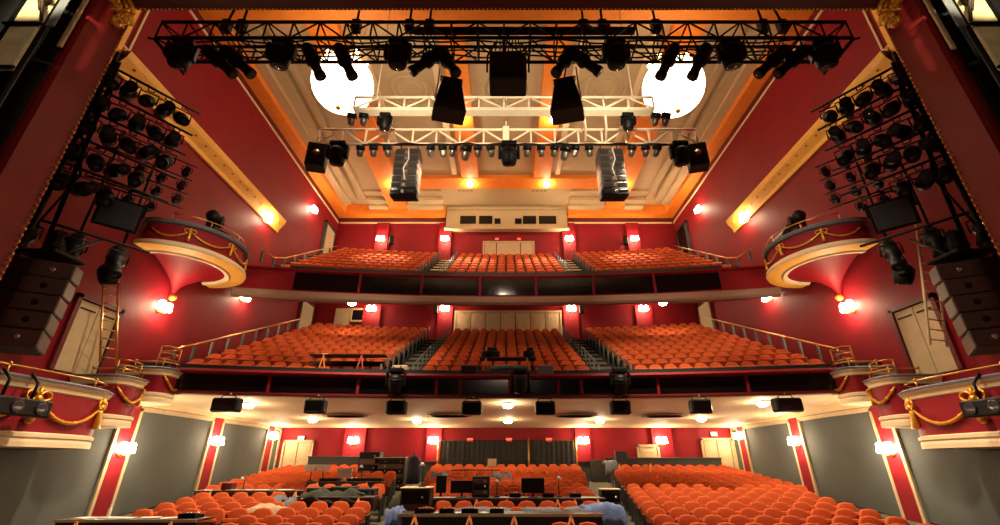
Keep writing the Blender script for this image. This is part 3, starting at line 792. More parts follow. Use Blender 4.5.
for sx in (-1,1):
    n = SIDE[sx]
    BOXES[n,'A'] = theatre_box(sx, [(12.3,8.0),(11.2,8.05),(10.6,8.7),(10.42,9.8),(10.38,10.8),(10.42,11.6),(10.65,12.2),(11.1,12.62),(12.3,12.75)], 1.67, .3, f'large red and gilt lower box nearest the proscenium on the {n}', [.47,.72] , [(.26,.47),(.47,.72),(.72,.86)], 1.28)
    BOXES[n,'B'] = theatre_box(sx, [(12.3,12.86),(11.25,12.86),(10.98,13.1),(11.0,13.55),(11.2,13.95),(12.3,14.12)], 2.24, .92, f'middle of three stepped gilt lower boxes on the {n}', [.66], [(.36,.66),(.66,.86)], 1.9)
    BOXES[n,'C'] = theatre_box(sx, [(12.3,14.24),(11.2,14.24),(10.9,14.4),(10.86,14.75),(11.05,15.15),(12.3,15.35)], 2.73, 1.7, f'small {n} gilt box next to the end of the circle front', [.68], [(.4,.68)], 2.46)
    # step mouldings and high brass rails of the stepped boxes
    for nm, zt, lb in (('B',2.24,'middle'),('C',2.73,'smallest')):
        c, path, nn = BOXES[n,nm]
        r = thing('tall_brass_rail', f'tall three-bar brass rail on the {lb} stepped box, {n} side', 'rail', (sx*11.1, along(path,.5)[0][1], zt+.05))
        sub = [along(path, s) for s in (.3,.4,.5,.6,.7,.8,.88)]
        for dz in (.32,.52,.74) if nm == 'C' else (.34,.5): MB().tube([(p[0]-nn[k][0]*.12,p[1]-nn[k][1]*.12,zt+dz) for p, k in sub], .018, 6).build('bar', BRASS, r)
        for i in (0,3,6):
            p, k = sub[i]; q = (p[0]-nn[k][0]*.12,p[1]-nn[k][1]*.12); MB().cyl((*q,zt+.05),(*q,zt+(.74 if nm=='C' else .5)),.02,n=6).build('upright', BRASS, r)
    # round upper box
    cx, cy, zb, zt = sx*12.12, 15.2, 6.6, 7.62
    c = thing('round_box', f'round red upper box with gilt swags and funnel base on the {n} wall', 'balcony box', (sx*12.3,15.3,5.5), 'gilded side boxes')
    path = []
    for i in range(33):
        a = -98+196*i/32
        path.append((cx-sx*2.0*cos(R(a)), cy+2.0*sin(R(a))))
    path = [(p[0] if abs(p[0]) < WX-.04 else sx*(WX-.04), p[1]) for p in path]
    nn = [(-sx*cos(R(-98+196*i/32)), sin(R(-98+196*i/32))) for i in range(33)]
    MB().sweep(path, [(-.06,zb+.12),(-.1,zt-.1)], nn).build('red_parapet', RED, c)
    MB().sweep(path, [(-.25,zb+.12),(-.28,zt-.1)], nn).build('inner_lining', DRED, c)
    MB().sweep(path, [(-.1,zt-.16),(.0,zt-.12),(.03,zt-.04),(.03,zt),(-.28,zt+.02),(-.3,zt-.08)], nn).build('padded_ledge', LEDGE, c)
    MB().sweep(path, [(-.08,zb+.26),(.02,zb+.2),(.1,zb+.14),(.12,zb+.06),(.1,zb)], nn).build('cream_rim', CREAM, c)
    MB().sweep(path, [(.1,zb),(-.38,zb-.03)], nn).build('ochre_soffit_ring', OCHRE, c)
    MB().sweep(path, [(-.38,zb-.03),(-.44,zb-.08),(-.58,zb-.06),(-.6,zb+.02)], nn).build('inner_cream_ring', CREAM, c)
    ap = Vector((sx*(WX-.1), 15.35, 5.55)); vs, fs = [], []
    N = 14
    for i in range(N+1):
        t = i/N; w = t**2.2
        for (x, y), q in zip(path, nn):
            x0, y0 = x-q[0]*.58, y-q[1]*.58
            vs.append((ap.x+(x0-ap.x)*(.06+.94*w) if True else 0, ap.y+(y0-ap.y)*(.06+.94*w), ap.z+(zb+.0-ap.z)*min(1,t*1.05)))
    k_ = len(path)
    for i in range(N):
        for j in range(k_-1): fs.append((i*k_+j,i*k_+j+1,(i+1)*k_+j+1,(i+1)*k_+j))
    MB().add(vs, fs, True).build('red_funnel', RED, c)
    MB().ball(ap-Vector((sx*.05,0,.06)), .13, 10).build('gilt_drop', GOLD, c)
    MB().prism([(p[0]-q[0]*.2,p[1]-q[1]*.2) for p, q in zip(path, nn)], zb+.05, zb+.12).build('box_floor', DRED, c)
    for s in (.22,.44,.66,.86): bow(c, path, nn, s, zb+.66, off=0., sc=.8)
    for a, b_ in ((.04,.22),(.22,.44),(.44,.66),(.66,.86)): garland(c, path, nn, a, b_, zb+.7, .3, off=-.02, r=.028)
    MB().tube([(p[0]-q[0]*.15,p[1]-q[1]*.15,zt+.3) for p, q in list(zip(path, nn))[4:29]], .02, 6).build('brass_rail', BRASS, c)
    for i in (4,10,16,22,28):
        p, q = path[i], nn[i]; MB().cyl((p[0]-q[0]*.15,p[1]-q[1]*.15,zt),(p[0]-q[0]*.15,p[1]-q[1]*.15,zt+.3),.018,n=6).build('rail_post', BRASS, c)

# ================================================================== STAGE LIGHTING
def lamp_proto(name, pitch, big=1.):
    """profile spotlight hung from a pipe at the origin, beam along +Y"""
    t = thing(name, 'x', 'spotlight', (0,0,0))
    MB().tube([(-.05,0,.035),(-.05,0,-.06),(.05,0,-.06),(.05,0,.035)],.014,5).build('hook_clamp', BLACK, t)
    y = MB(); y.tube([(-.15*big,0,-.3*big),(-.15*big,0,-.1),(.15*big,0,-.1),(.15*big,0,-.3*big)],.016,5); y.build('yoke', BLACK, t)
    T = Matrix.Translation((0,0,-.3*big)) @ Matrix.Rotation(R(pitch),4,'X') @ Matrix.Rotation(R(-90),4,'X')
    b = MB().lathe([(.0,-.36),(.08,-.35),(.11,-.3),(.115,-.08),(.13,-.06),(.13,.02),(.085,.06),(.085,.24),(.1,.26),(.1,.34),(.085,.34)],12,T @ Matrix.Scale(big,4)).build('barrel', BLACK, t)
    MB().lathe([(.084,.325),(.04,.34),(0,.345)],12,T @ Matrix.Scale(big,4)).build('lens', LENS, b)
    b = MB(); 
    for k in range(3): b.box(-.12*big,.12*big,-.012,.012,-.02,.02,T @ Matrix.Translation((0,0,(-.28+.08*k)*big)))
    b.build('cooling_fin', BLACK, t)
    return t
def par_proto():
    t = thing('par_can', 'x', 'par can', (0,0,0))
    MB().tube([(-.04,0,.03),(-.04,0,-.05),(.04,0,-.05),(.04,0,.03)],.012,5).build('hook_clamp', BLACK, t)
    MB().tube([(-.13,0,-.2),(-.13,0,-.06),(.13,0,-.06),(.13,0,-.2)],.012,5).build('yoke', BLACK, t)
    T = Matrix.Translation((0,0,-.2)) @ Matrix.Rotation(R(-52),4,'X') @ Matrix.Rotation(R(90),4,'X')
    b = MB().lathe([(0,-.2),(.07,-.19),(.1,-.12),(.105,.12),(.09,.12)],12,T).build('can', mat('dull_aluminium',(120,112,102),.35,.7), t)
    MB().lathe([(.1,.02),(.135,.03),(.135,.17),(.1,.17)],12,T).build('colour_frame', BLACK, b)
    MB().lathe([(.098,.14),(.05,.155),(0,.16)],12,T).build('lens', LENS, b)
    return t
def moving_head():
    t = thing('moving_head_light', 'x', 'moving head light', (0,0,0))
    MB().tube([(-.12,0,.04),(-.12,0,-.03),(-.12,0,-.05)],.02,6).build('clamp', BLACK, t)
    MB().tube([(.12,0,.04),(.12,0,-.03),(.12,0,-.05)],.02,6).build('clamp', BLACK, t)
    MB().bbox(-.24,.24,-.17,.17,-.2,-.04,.03).build('base', BLACK, t)
    for s in (-1,1): MB().bbox(*sorted((s*.25,s*.33)),-.1,.1,-.62,-.16,.03).build('yoke_arm', BLACK, t)
    T = Matrix.Translation((0,0,-.52)) @ Matrix.Rotation(R(18),4,'X')
    h = MB().lathe([(.0,.3),(.14,.28),(.22,.2),(.25,.05),(.25,-.12),(.21,-.27),(.19,-.3),(.17,-.3)],18,T).build('head', BLACK, t)
    MB().lathe([(.17,-.285),(.1,-.32),(0,-.335)],16,T).build('lens', LENS, h)
    b = MB()
    for k in range(2): b.lathe([(.235+.01*k,.15-.1*k),(.265,.14-.1*k),(.265,.11-.1*k),(.24,.1-.1*k)],18,T)
    b.build('cooling_ring', BLACK, h)
    return t
class Bank:
    def __init__(s, proto): s.p, s.used = proto, False
    def put(s, loc, rz, label, group=None, scale=None):
        if not s.used:
            s.used = True; o = s.p
            KIDS.pop(o.name, None); kids(o); [kids(c) for c in kids(o)]
            o.location = loc; o.rotation_euler = (0,0,rz); o['label'] = label
            if group: o['group'] = group
            if scale: o.scale = (scale,)*3
            return o
        c = clone(s.p, loc, rz, label, None, None, scale or 1.)
        if group: c['group'] = group
        elif 'group' in c: del c['group']
        return c
PROF = {p: Bank(lamp_proto('profile_spotlight', p)) for p in (-12,-38,-60)}
PAR = Bank(par_proto()); MOV = Bank(moving_head())

def truss_box(name, label, x0, x1, ya, yb, z0, z1, m, r=.03, bay=.55):
    t = thing(name, label, 'truss', (0,(ya+yb)/2,z0))
    for y in (ya,yb):
        for z in (z0,z1): MB().cyl((x0,y,z),(x1,y,z),r,n=8).build('chord', m, t)
    n = int((x1-x0)/bay); b = MB()
    for i in range(n+1):
        x = x0+(x1-x0)*i/n
        for y in (ya,yb): b.cyl((x,y,z0),(x,y,z1),r*.55,n=5)
        for z in (z0,z1): b.cyl((x,ya,z),(x,yb,z),r*.55,n=5)
        if i < n:
            xn = x0+(x1-x0)*(i+1)/n
            for y in (ya,yb): b.cyl((x,y,z0 if i%2 else z1),(xn,y,z1 if i%2 else z0),r*.55,n=5)
            b.cyl((x,ya,z0),(xn,yb,z0),r*.5,n=5)
    b.build('lacing', m, t)
    return t
def truss_flat(name, label, x0, x1, y, z0, z1, m, r=.045, bay=.95, thick=0):
    t = thing(name, label, 'truss', (0,y,z0))
    MB().cyl((x0,y,z1),(x1,y,z1),r,n=8).build('top_chord', m, t)
    if thick: MB().bbox(x0,x1,y-.02,y+.3,z0-thick,z0+.05,.01).build('bottom_chord', m, t)
    else: MB().cyl((x0,y,z0),(x1,y,z0),r,n=8).build('bottom_chord', m, t)
    n = int(round((x1-x0)/bay)); n += n%2; b = MB()
    for i in range(n+1):
        x = x0+(x1-x0)*i/n; b.cyl((x,y,z0),(x,y,z1),r*.8,n=6)
        if i < n:
            xn = x0+(x1-x0)*(i+1)/n; b.cyl((x,y,z0 if i%2==0 else z1),(xn,y,z1 if i%2==0 else z0),r*.75,n=6)
    b.build('lacing', m, t)
    return t
TY0, TY1, TZ0, TZ1 = 7.4, 8.1, 9.15, 9.69
bt = truss_box('lighting_truss', 'long black box truss hung across the top just beyond the proscenium', -8.3, 8.2, TY0, TY1, TZ0, TZ1, BLACK, r=.042, bay=.62)
for x in (-8.3,8.2):
    s = 1 if x>0 else -1
    MB().tube([(x+s*.15,TY0,TZ0),(x,TY0,TZ0-.05),(x-s*.35,TY1,TZ0-.42),(x-s*.4,TY1,TZ0-.1)],.03,6).build('end_bracket', BLACK, bt)
b = MB()     # cable looms laid along the truss
for k in range(4):
    y = TY0+.15+.14*k
    b.tube([(-7.9+i*.4, y+.04*sin(i*1.3+k), TZ0+.06+.03*sin(i*.9+k*2)) for i in range(40)],.022,5)
b.build('cable_loom', BLACK, bt)
MB().box(-2.3,3.2,TY0+.2,TY1-.3,TZ1+.05,TZ1+.1).build('cable_tray', BLACK, bt)
# hoist chains up to the roof
for px, lb in ((228,'outer left'),(243,'second from left'),(357,'left of the left globe'),(410,'left of centre'),(430,'nearest the centre on the left'),(583,'nearest the centre on the right'),(602,'right of centre'),(655,'by the right globe'),(762,'second from right'),(781,'outer right')):
    p = at(px, 22, Y=7.75); q = Vector((p.x*1.0+ (.9 if px<240 else (-.9 if px>770 else 0)), 7.75, 17.2))
    t = thing('truss_hoist', f'black chain hoist holding the front truss, {lb}', 'hoist', (p.x,7.75,TZ1), 'hoists of the front truss')
    MB().tube([(p.x,7.75,TZ1+.55),q],.03,6).build('chain', BLACK, t)
    MB().bbox(p.x-.11,p.x+.11,7.66,7.86,TZ1+.12,TZ1+.5,.03).build('motor', BLACK, t)
    MB().tube([(p.x-.12,TY0,TZ1+.02),(p.x,7.75,TZ1+.12),(p.x+.12,TY1,TZ1+.02)],.02,5).build('sling', BLACK, t)
ordm = ['leftmost','second from left','just left of centre','just right of centre','second from right','rightmost']
for i, px in enumerate((187,285,400,614,727,819)):
    p = at(px, 38, Y=7.45); MOV.put((p.x,7.45,TZ0-.03), [.3,.15,0,0,-.15,-.3][i], f'{ordm[i]} of six big black moving heads under the front truss', 'moving heads of the front truss', .95)
for px, pit, rz, lb in ((226,-38,-1.2,'leftmost pair, outer'),(244,-38,-1.2,'leftmost pair, inner'),(318,-60,-1.1,'in front of the left globe, outer'),(349,-60,-1.1,'in front of the left globe, inner'),
                    (428,-38,1.4,'crossed pair left of centre, outer'),(449,-60,-1.6,'crossed pair left of centre, inner'),(563,-60,1.6,'crossed pair right of centre, inner'),(583,-38,-1.4,'crossed pair right of centre, outer'),
                    (664,-60,1.1,'in front of the right globe, inner'),(695,-60,1.1,'in front of the right globe, outer'),(766,-38,1.2,'rightmost pair, inner'),(785,-38,1.2,'rightmost pair, outer')):
    p = at(px, 44, Y=7.7); PROF[pit].put((p.x,7.7,TZ0-.03), rz, f'black profile spotlight under the front truss, {lb}', 'profile spotlights of the front truss', 1.35)
# big boxes hung under the truss
p = at(508, 72, Y=7.5)
t = thing('hung_speaker', 'square black speaker hung at the very centre of the front truss', 'speaker', (p.x,7.5,p.z-.45))
MB().bbox(p.x-.42,p.x+.42,7.3,7.85,p.z-.42,p.z+.42,.03).build('cabinet', SPK, t)
MB().bbox(p.x-.36,p.x+.36,7.27,7.31,p.z-.36,p.z+.36,.01).build('rear_panel', BLACK, t)
for s in (-1,1): MB().tube([(p.x+s*.48,7.5,p.z),(p.x+s*.48,7.5,p.z+.5),(p.x+s*.3,7.5,TZ0-.04)],.025,6).build('yoke', BLACK, t)
b = MB()
for k in range(9): b.tube([(p.x-.35+.09*k,7.4+.05*(k%3),p.z+.42),(p.x-.3+.07*k+.05*sin(k),7.5,p.z+.62),(p.x-.25+.06*k,7.6,TZ0+.3)],.018,5)
b.build('cable_bundle', BLACK, t)
for px, sg, lb in ((450,-1,'left'),(566,1,'right')):
    p = at(px, 99, Y=8.6); c = Vector((p.x,8.6,p.z))
    t = thing('hung_speaker', f'black wedge-shaped speaker hung below the front truss, {lb} of centre', 'speaker', c-Vector((0,0,.6)))
    M4 = Matrix.Translation(c) @ Matrix.Rotation(R(-sg*14),4,'Z') @ Matrix.Rotation(R(8),4,'X')
    w0, w1 = .22, .40
    pts = [M4 @ Vector(q) for q in [(-w1,-.3,-.5),(w1,-.3,-.5),(w1,.32,-.5),(-w1,.32,-.5),(-w0,-.2,.5),(w0,-.2,.5),(w0,.32,.5),(-w0,.32,.5)]]
    MB().hexa(pts).build('cabinet', SPK, t)
    s = -sg
    e = [M4 @ Vector(q) for q in [(sg*(w1+.005),-.28,-.48),(sg*(w1+.005),.3,-.48),(sg*(w0+.005),.3,.48),(sg*(w0+.005),-.18,.48)]]
    MB().slab(e, M4.to_3x3() @ Vector((sg*.012,0,0))).build('pale_side_panel', PALE, t)
    MB().tube([M4 @ Vector((-.26,0,.5)), M4 @ Vector((-.28,0,.62)), M4 @ Vector((.28,0,.62)), M4 @ Vector((.26,0,.5))],.03,6).build('hanging_bracket', BLACK, t)
    MB().tube([M4 @ Vector((0,0,.62)), (c.x,7.9,TZ0)],.025,6).build('hanging_strap', BLACK, t)
    MB().tube([M4 @ Vector((sg*(w1-.02),-.2,-.2)), M4 @ Vector((sg*(w0+.12),-.2,.3)), M4 @ Vector((sg*(w0+.1),0,.9))],.02,6).build('white_cable', WHITE, t)

# cream trusses out over the stalls
t1 = truss_flat('ceiling_truss', 'nearer and shorter cream truss hung between the two globes', -5.35, 5.2, 12.0, 11.32, 11.84, WTRUSS, thick=.08)
t2 = truss_flat('ceiling_truss', 'longer cream lattice truss carrying lamps and line arrays', -6.9, 7.0, 13.0, 10.58, 11.24, WTRUSS, r=.05)
b = MB(); b.cyl((-5.2,12.9,10.46),(6.2,12.9,10.46),.035,n=8); b.build('black_lamp_bar', BLACK, t2)
b = MB(); b.tube([(-5+i*.3,12.9+.02*sin(i),10.5+.03*sin(i*1.7)) for i in range(37)],.03,5); b.build('cable_loom', BLACK, t2)
for x, tr, y, z in ((-4.6,t1,12,11.84),(4.5,t1,12,11.84),(-5.9,t2,13,11.24),(0,t2,13,11.24),(6.0,t2,13,11.24)):
    MB().cyl((x,y,z),(x,y,17.2),.022,n=6).build('suspension_wire', WTRUSS, tr)
for x in (2.75,3.5): MB().tube([(x,12.15,11.15),(x+.12,12.6,11.0),(x+.15,12.98,10.7)],.04,6).build('cross_strut', WTRUSS, t2)
MB().bbox(-.12,.12,12.9,13.1,10.55,11.35,.02).build('centre_plate', WTRUSS, t2)
for px, n in ((317,'left'),(697,'right')):
    p = at(px, 157, Y=13.0); t = thing('hung_speaker', f'dark upright speaker hung at the {n} end of the long cream truss', 'speaker', (p.x,13,p.z-.6))
    M4 = Matrix.Translation((p.x,13,p.z)) @ Matrix.Rotation(R(15 if n=='left' else -15),4,'Z')
    MB().bbox(-.33,.33,-.25,.28,-.5,.46,.03,M4).build('cabinet', SPK, t)
    MB().bbox(-.28,.28,-.28,-.24,-.45,.41,.01,M4).build('rear_panel', SPKG if False else BLACK, t)
    MB().lathe([(.12,0),(.12,.03),(0,.03)],12,M4 @ Matrix.Translation((0,-.28,.0)) @ Matrix.Rotation(R(90),4,'X')).build('connector_plate', SILV, t)
    MB().tube([M4 @ Vector((0,0,.46)), (p.x*.985,13,10.58)],.03,6).build('hanging_bracket', BLACK, t)
for px, n in ((341,'beside the left end speaker'),(509,'at the middle'),(677,'beside the right end speaker')):
    p = at(px, 147, Y=12.9); MOV.put((p.x,12.72,10.44), 0, f'moving head light under the long cream truss, {n}', None, 1.15)
parx = (361,374,388,431,443,453,466,478,491,527,541,554,565,575,589,631,645,656)
for i, px in enumerate(parx):
    p = at(px, 147, Y=12.9); PAR.put((p.x,12.9,10.43), [.3,.1,-.2,.15,-.1,.25][i%6], f'small silver par can on the long cream truss, {ORD[i]} from the left', 'par cans of the long cream truss', 1.5 if i in (6,12) else 1.15)
for px, n in ((352,'outer left'),(364,'inner left'),(655,'inner right'),(665,'outer right')):
    p = at(px, 117, Y=12.0); PAR.put((p.x,12.0,11.08), .2, f'small par can under the short cream truss, {n}', None, 1.2)
for px, n in ((386,'left'),(627,'right')):
    p = at(px, 114, Y=12.0); MOV.put((p.x,12.0,11.08), 0, f'small dark moving head under the short cream truss, {n}', None, .8)
# line arrays under the long truss
for px, n in ((410,'left'),(608,'right')):
    a = at(px, 148, Y=13.1); x = a.x
    t = thing('line_array', f'curved line array of grey loudspeakers hung {n} of centre from the cream truss', 'line array', (x,13.1,8.3), 'hung line arrays')
    z, y, ang = 10.2, 13.1, 0.
    for k in range(7):
        h = .275; ang = [0,1,2,4,6,9,12][k]
        M4 = Matrix.Translation((x,y,z-h/2)) @ Matrix.Rotation(R(ang),4,'X')
        cb = MB().bbox(-.44,.44,-.3,.32,-h/2+.006,h/2-.006,.02,M4).build('cabinet', SPKG if k < 6 else SPK, t)
        for s in (-1,1): MB().bbox(s*.25-.15,s*.25+.15,-.325,-.29,-.09,.09,.01,M4).build('rear_panel', SPK, cb)
        MB().bbox(-.06,.06,-.335,-.29,-.07,.07,.01,M4).build('connector', SILV, cb)
        z -= h*cos(R(ang)); y -= h*sin(R(ang))*.6
    MB().bbox(x-.44,x+.44,12.72,13.0,z-.04,z+.24,.02).build('bottom_cabinet', BLACK, t)
    MB().bbox(x-.42,x+.42,12.9,13.3,10.22,10.3,.01).build('flying_frame', BLACK, t)
    for s in (-1,1): MB().cyl((x+s*.3,13.1,10.3),(x+s*.3,13.0,10.56),.02,n=6).build('flying_chain', BLACK, t)
    MB().tube([(x+.05,12.75,10.2),(x+.1,12.72,9.7),(x-.05,12.7,9.3),(x+.05,12.68,8.8)],.02,6).build('white_cable', WHITE, t)

# ------------------------------------------------------------------ boom frames beside the proscenium
for sx in (-1,1):
    n = SIDE[sx]
    zs_ = [8.87,8.12,7.47,6.71,5.99,4.58] if sx < 0 else [8.95,8.3,7.6,6.95,6.2,4.75]
    t = thing('lighting_boom', f'black multi-arm lighting boom behind the {n} proscenium pier', 'lighting boom', (sx*9.65,7.95,-1.9))
    MB().cyl((sx*9.66,7.95,-1.95),(sx*9.66,7.95,9.3),.05,n=8).build('upright', BLACK, t)
    MB().lathe([(.35,0),(.35,.05),(.06,.08)],14,Matrix.Translation((sx*9.66,7.95,-1.95))).build('base_plate', BLACK, t)
    for k, z in enumerate(zs_):
        MB().cyl((sx*10.2,7.25,z),(sx*8.55,9.62,z),.032,n=6).build('arm', BLACK, t)
    b = MB()
    for k in range(5):
        b.tube([(sx*(9.6-.02*k),7.98+.02*i,9-.35*i+.0*k) for i in range(18)],.02,5)
    b.tube([(sx*9.62,7.9,9.2),(sx*9.5,8.1,8.0),(sx*9.7,8.0,7.0),(sx*9.45,8.2,5.8),(sx*9.66,8.0,4.4)],.025,6)
    b.build('cable_loom', BLACK, t)
    for k, z in enumerate(zs_):
        cnt = [6,6,6,5,4,3][k] + (0 if sx<0 else 0)
        for i in range(cnt):
            u = (.2+.135*i) if cnt > 3 else (.3+.26*i)
            p = Vector((sx*(10.2-1.65*u), 7.25+2.37*u, z-.04))
            pit = (-12,-38)[(i+k)%2] if k < 5 else -60
            rz = sx*(pi/2+.35+.25*sin(i*2.+k)); rz = (atan2(-(0-p.x), (1.-p.y)))
            PROF[pit].put(p, rz+.2*sin(i*1.7+k), f'black spotlight on the {ORD[k]} arm down, {ORD[i]} from the {n} proscenium pier', f'spotlights of the {n} boom', 1.3)
    # farther boom on the side wall with small lamps
    t = thing('lighting_boom', f'smaller black lighting ladder farther along the {n} wall', 'lighting boom', (sx*11.3,11.0,4.9))
    for y in (10.7,11.4): MB().cyl((sx*(11.6-(y-10.7)*.9),y,4.9),(sx*(11.6-(y-10.7)*.9),y,9.2),.035,n=6).build('upright', BLACK, t)
    for k, z in enumerate((8.95,8.42,7.9,7.35)):
        MB().cyl((sx*11.75,10.4,z),(sx*10.3,12.2,z),.025,n=6).build('arm', BLACK, t)
        for i in range(3 if k < 3 else 2):
            u = .42+.24*i; p = Vector((sx*(11.75-1.45*u), 10.4+1.8*u, z-.03))
            PROF[-12].put(p, atan2(p.x, 1.-p.y), f'small black lamp on the {n} wall ladder, rung {ORD[k]} from top, {ORD[i]} outward', f'lamps of the {n} wall ladder', .95)
    for z in (5.6,8.6): MB().cyl((sx*11.55,10.75,z),(sx*(WX-.02),10.75,z),.03,n=6).build('wall_bracket', BLACK, t)
    # large scroller flood and small devices hung on the boom
    q = at(506+sx*386, 212, Y=9.3); q = Vector((sx*abs(q.x), q.y, q.z))
    t = thing('scoop_flood', f'large hooded black floodlight hung low on the {n} boom', 'floodlight', q-Vector((0,0,.4)))
    M4 = Matrix.Translation(q) @ Matrix.Rotation(atan2(q.x,-q.y),4,'Z') @ Matrix.Rotation(R(-30),4,'X')
    MB().hexa([M4 @ Vector(v) for v in [(-.25,-.4,-.25),(.25,-.4,-.25),(.42,.45,-.36),(-.42,.45,-.36),(-.25,-.4,.25),(.25,-.4,.25),(.42,.45,.36),(-.42,.45,.36)]]).build('housing', BLACK, t)
    MB().bbox(-.36,.36,.44,.47,-.3,.3,.01,M4).build('lens', LENS, t)
    MB().tube([M4 @ Vector((-.45,0,0)), M4 @ Vector((-.45,0,.5)), M4 @ Vector((.45,0,.5)), M4 @ Vector((.45,0,0))],.025,6).build('yoke', BLACK, t)
    MB().tube([M4 @ Vector((0,0,.5)), (sx*8.95,9.05,5.97)],.03,6).build('hanger', BLACK, t)
    for px, py, Y, lb in ((115,258,10.2,'above the ladder'),(135,205,10.6,'beside the round box'),(62,232,8.3,'near the top of the speaker stack')):
        q = at(506+sx*(506-px), py, Y=Y)
        MOV.put(q, atan2(q.x,-q.y)*.3, f'black moving head light on the {n} boom, {lb}', None, .85 if px > 100 else .7)
    # speaker stack
    t = thing('line_array', f'column of five dark loudspeakers beside the {n} proscenium pier', 'line array', (sx*8.3,7.7,1.7))
    for k in range(5):
        M4 = Matrix.Translation((sx*8.62,7.62+.02*k,1.93+.335*k)) @ Matrix.Rotation(R(-sx*32),4,'Z') @ Matrix.Rotation(R((k-2)*3),4,'X')
        cb = MB().bbox(-.42,.42,-.28,.28,-.155,.155,.02,M4).build('cabinet', SPKG, t)
        MB().bbox(*sorted((sx*.16,sx*.44)),-.31,-.27,-.15,.15,.01,M4).build('side_housing', SPK, cb)
        MB().lathe([(.05,0),(.05,.03),(.02,.035),(0,.03)],12,M4 @ Matrix.Translation((-sx*.12,-.28,0)) @ Matrix.Rotation(R(90),4,'X')).build('connector', SILV if k in (0,4) else BLACK, cb)
    MB().bbox(sx*8.62-.38,sx*8.62+.38,7.3,7.95,3.5,3.58,.02).build('flying_frame', BLACK, t)
    MB().cyl((sx*8.62,7.7,3.55),(sx*9.1,8.9,4.56),.03,n=6).build('hanging_chain', BLACK, t)
    t = thing('loudspeaker', f'tall black loudspeaker behind the speaker column on the {n}', 'speaker', (sx*9.3,7.5,1.6))
    MB().bbox(*sorted((sx*9.25,sx*10.0)),7.0,7.55,1.75,3.5,.03).build('cabinet', SPK, t)
    MB().bbox(*sorted((sx*9.32,sx*9.93)),6.97,7.0,1.85,3.4,.01).build('grille', BLACK, t)
    MB().cyl((sx*9.6,7.4,3.5),(sx*9.9,7.75,4.56),.03,n=6).build('hanging_chain', BLACK, t)
    # box-level door, ladder
    y0, y1 = 12.15, 13.5
    t = thing('box_door', f'pale beige door to the boxes on the {n} side wall', 'door', (sx*(WX-.05),(y0+y1)/2,2.2))
    x0, x1 = sorted((sx*(WX-.06),sx*(WX-.01)))
    for a, c in ((y0,(y0+y1)/2-.01),((y0+y1)/2+.01,y1)):
        l = MB().bbox(x0,x1,a,c,2.3,4.3,.012).build('door_leaf', CREAMW, t)
        MB().box(*sorted((sx*(WX-.075),sx*(WX-.055))),a+.08,c-.08,4.05,4.1).build('closer', BLACK, l)
    f = MB(); x0, x1 = sorted((sx*(WX-.12),sx*(WX-.01))); f.box(x0,x1,y0-.14,y0-.01,2.3,4.45); f.box(x0,x1,y1+.01,y1+.14,2.3,4.45); f.box(x0,x1,y0-.14,y1+.14,4.32,4.46); f.build('door_frame', DRED, t)
    p0, p1 = (at(100,362,Y=12.2), at(104,272,Y=12.45)) if sx<0 else (at(930,345,Y=11.2), at(916,222,Y=11.2))
    p2 = at(117,362,Y=12.5) if sx<0 else at(944,340,Y=11.4)
    t = thing('ladder', 'tall timber coloured ladder standing in the left boxes by the beige door' if sx<0 else 'pale metal ladder rising beside the right speaker column', 'ladder', p0)
    z0_, z1_ = p0.z, p1.z; dx, dy = p2.x-p0.x, p2.y-p0.y
    lm = BRASS if sx<0 else PALE
    tx, ty = p1.x-p0.x, p1.y-p0.y
    for a in (0,1): MB().cyl((p0.x+a*dx,p0.y+a*dy,z0_),(p1.x+a*dx,p1.y+a*dy,z1_),.03,n=6).build('rail', lm, t)
    k = 0
    zz = z0_+.15
    while zz < z1_:
        w = (zz-z0_)/(z1_-z0_); MB().cyl((p0.x+tx*w,p0.y+ty*w,zz),(p0.x+dx+tx*w,p0.y+dy+ty*w,zz),.018,n=6).build('rung', lm, t); zz += .27
    # small flood clamped on the front of the big lower box
    q = at(506+sx*468, 411, Y=9.3); q = Vector((sx*10.1, 9.35, 1.08))
    t = thing('box_floodlight', f'black floodlights clamped to the front of the big {n} box', 'floodlight', q-Vector((0,0,.25)))
    MB().bbox(*sorted((q.x,q.x-sx*.25)),8.55,10.1,.86,1.2,.03).build('housing', BLACK, t)
    for k in range(3): MB().lathe([(.13,0),(.13,.02),(.11,.025),(0,.025)],12,Matrix.Translation((q.x-sx*.25,8.85+.5*k,1.03)) @ Matrix.Rotation(R(-90*sx),4,'Y')).build('lens', LENS, t)
    MB().tube([(q.x,9.2,1.2),(q.x-sx*.02,9.2,1.55),(q.x+sx*.2,9.2,1.75)],.03,6).build('clamp_arm', BLACK, t)
    MB().tube([(q.x,9.8,1.2),(q.x-sx*.02,9.8,1.55),(q.x+sx*.2,9.8,1.75)],.03,6).build('clamp_arm', BLACK, t)
    # follow spot kit on the round upper box
    q = Vector((sx*11.0, 14.7, 8.05))
    t = thing('followspot', f'black moving lantern standing at the rim of the round {n} box', 'followspot', q)
    MB().bbox(q.x-.18,q.x+.18,q.y-.18,q.y+.18,q.z-1.3,q.z-.0,.03).build('base', BLACK, t)
    MB().lathe([(0,-.3),(.2,-.28),(.24,-.1),(.24,.2),(.2,.35),(0,.36)],14,Matrix.Translation(q+Vector((0,0,.32))) @ Matrix.Rotation(R(75),4,'X')).build('head', BLACK, t)
    for s in (-1,1): MB().bbox(q.x+s*.27-.03,q.x+s*.27+.03,q.y-.08,q.y+.08,q.z,q.z+.45,.015).build('yoke_arm', BLACK, t)
    q = Vector((sx*11.1, 15.8, 7.95))
    t = thing('equipment_case', f'open pale equipment case on the round {n} box', 'case', q)
    MB().bbox(q.x-.35,q.x+.35,q.y-.45,q.y+.45,q.z-1.2,q.z+.12,.02).build('case_body', PALE, t)
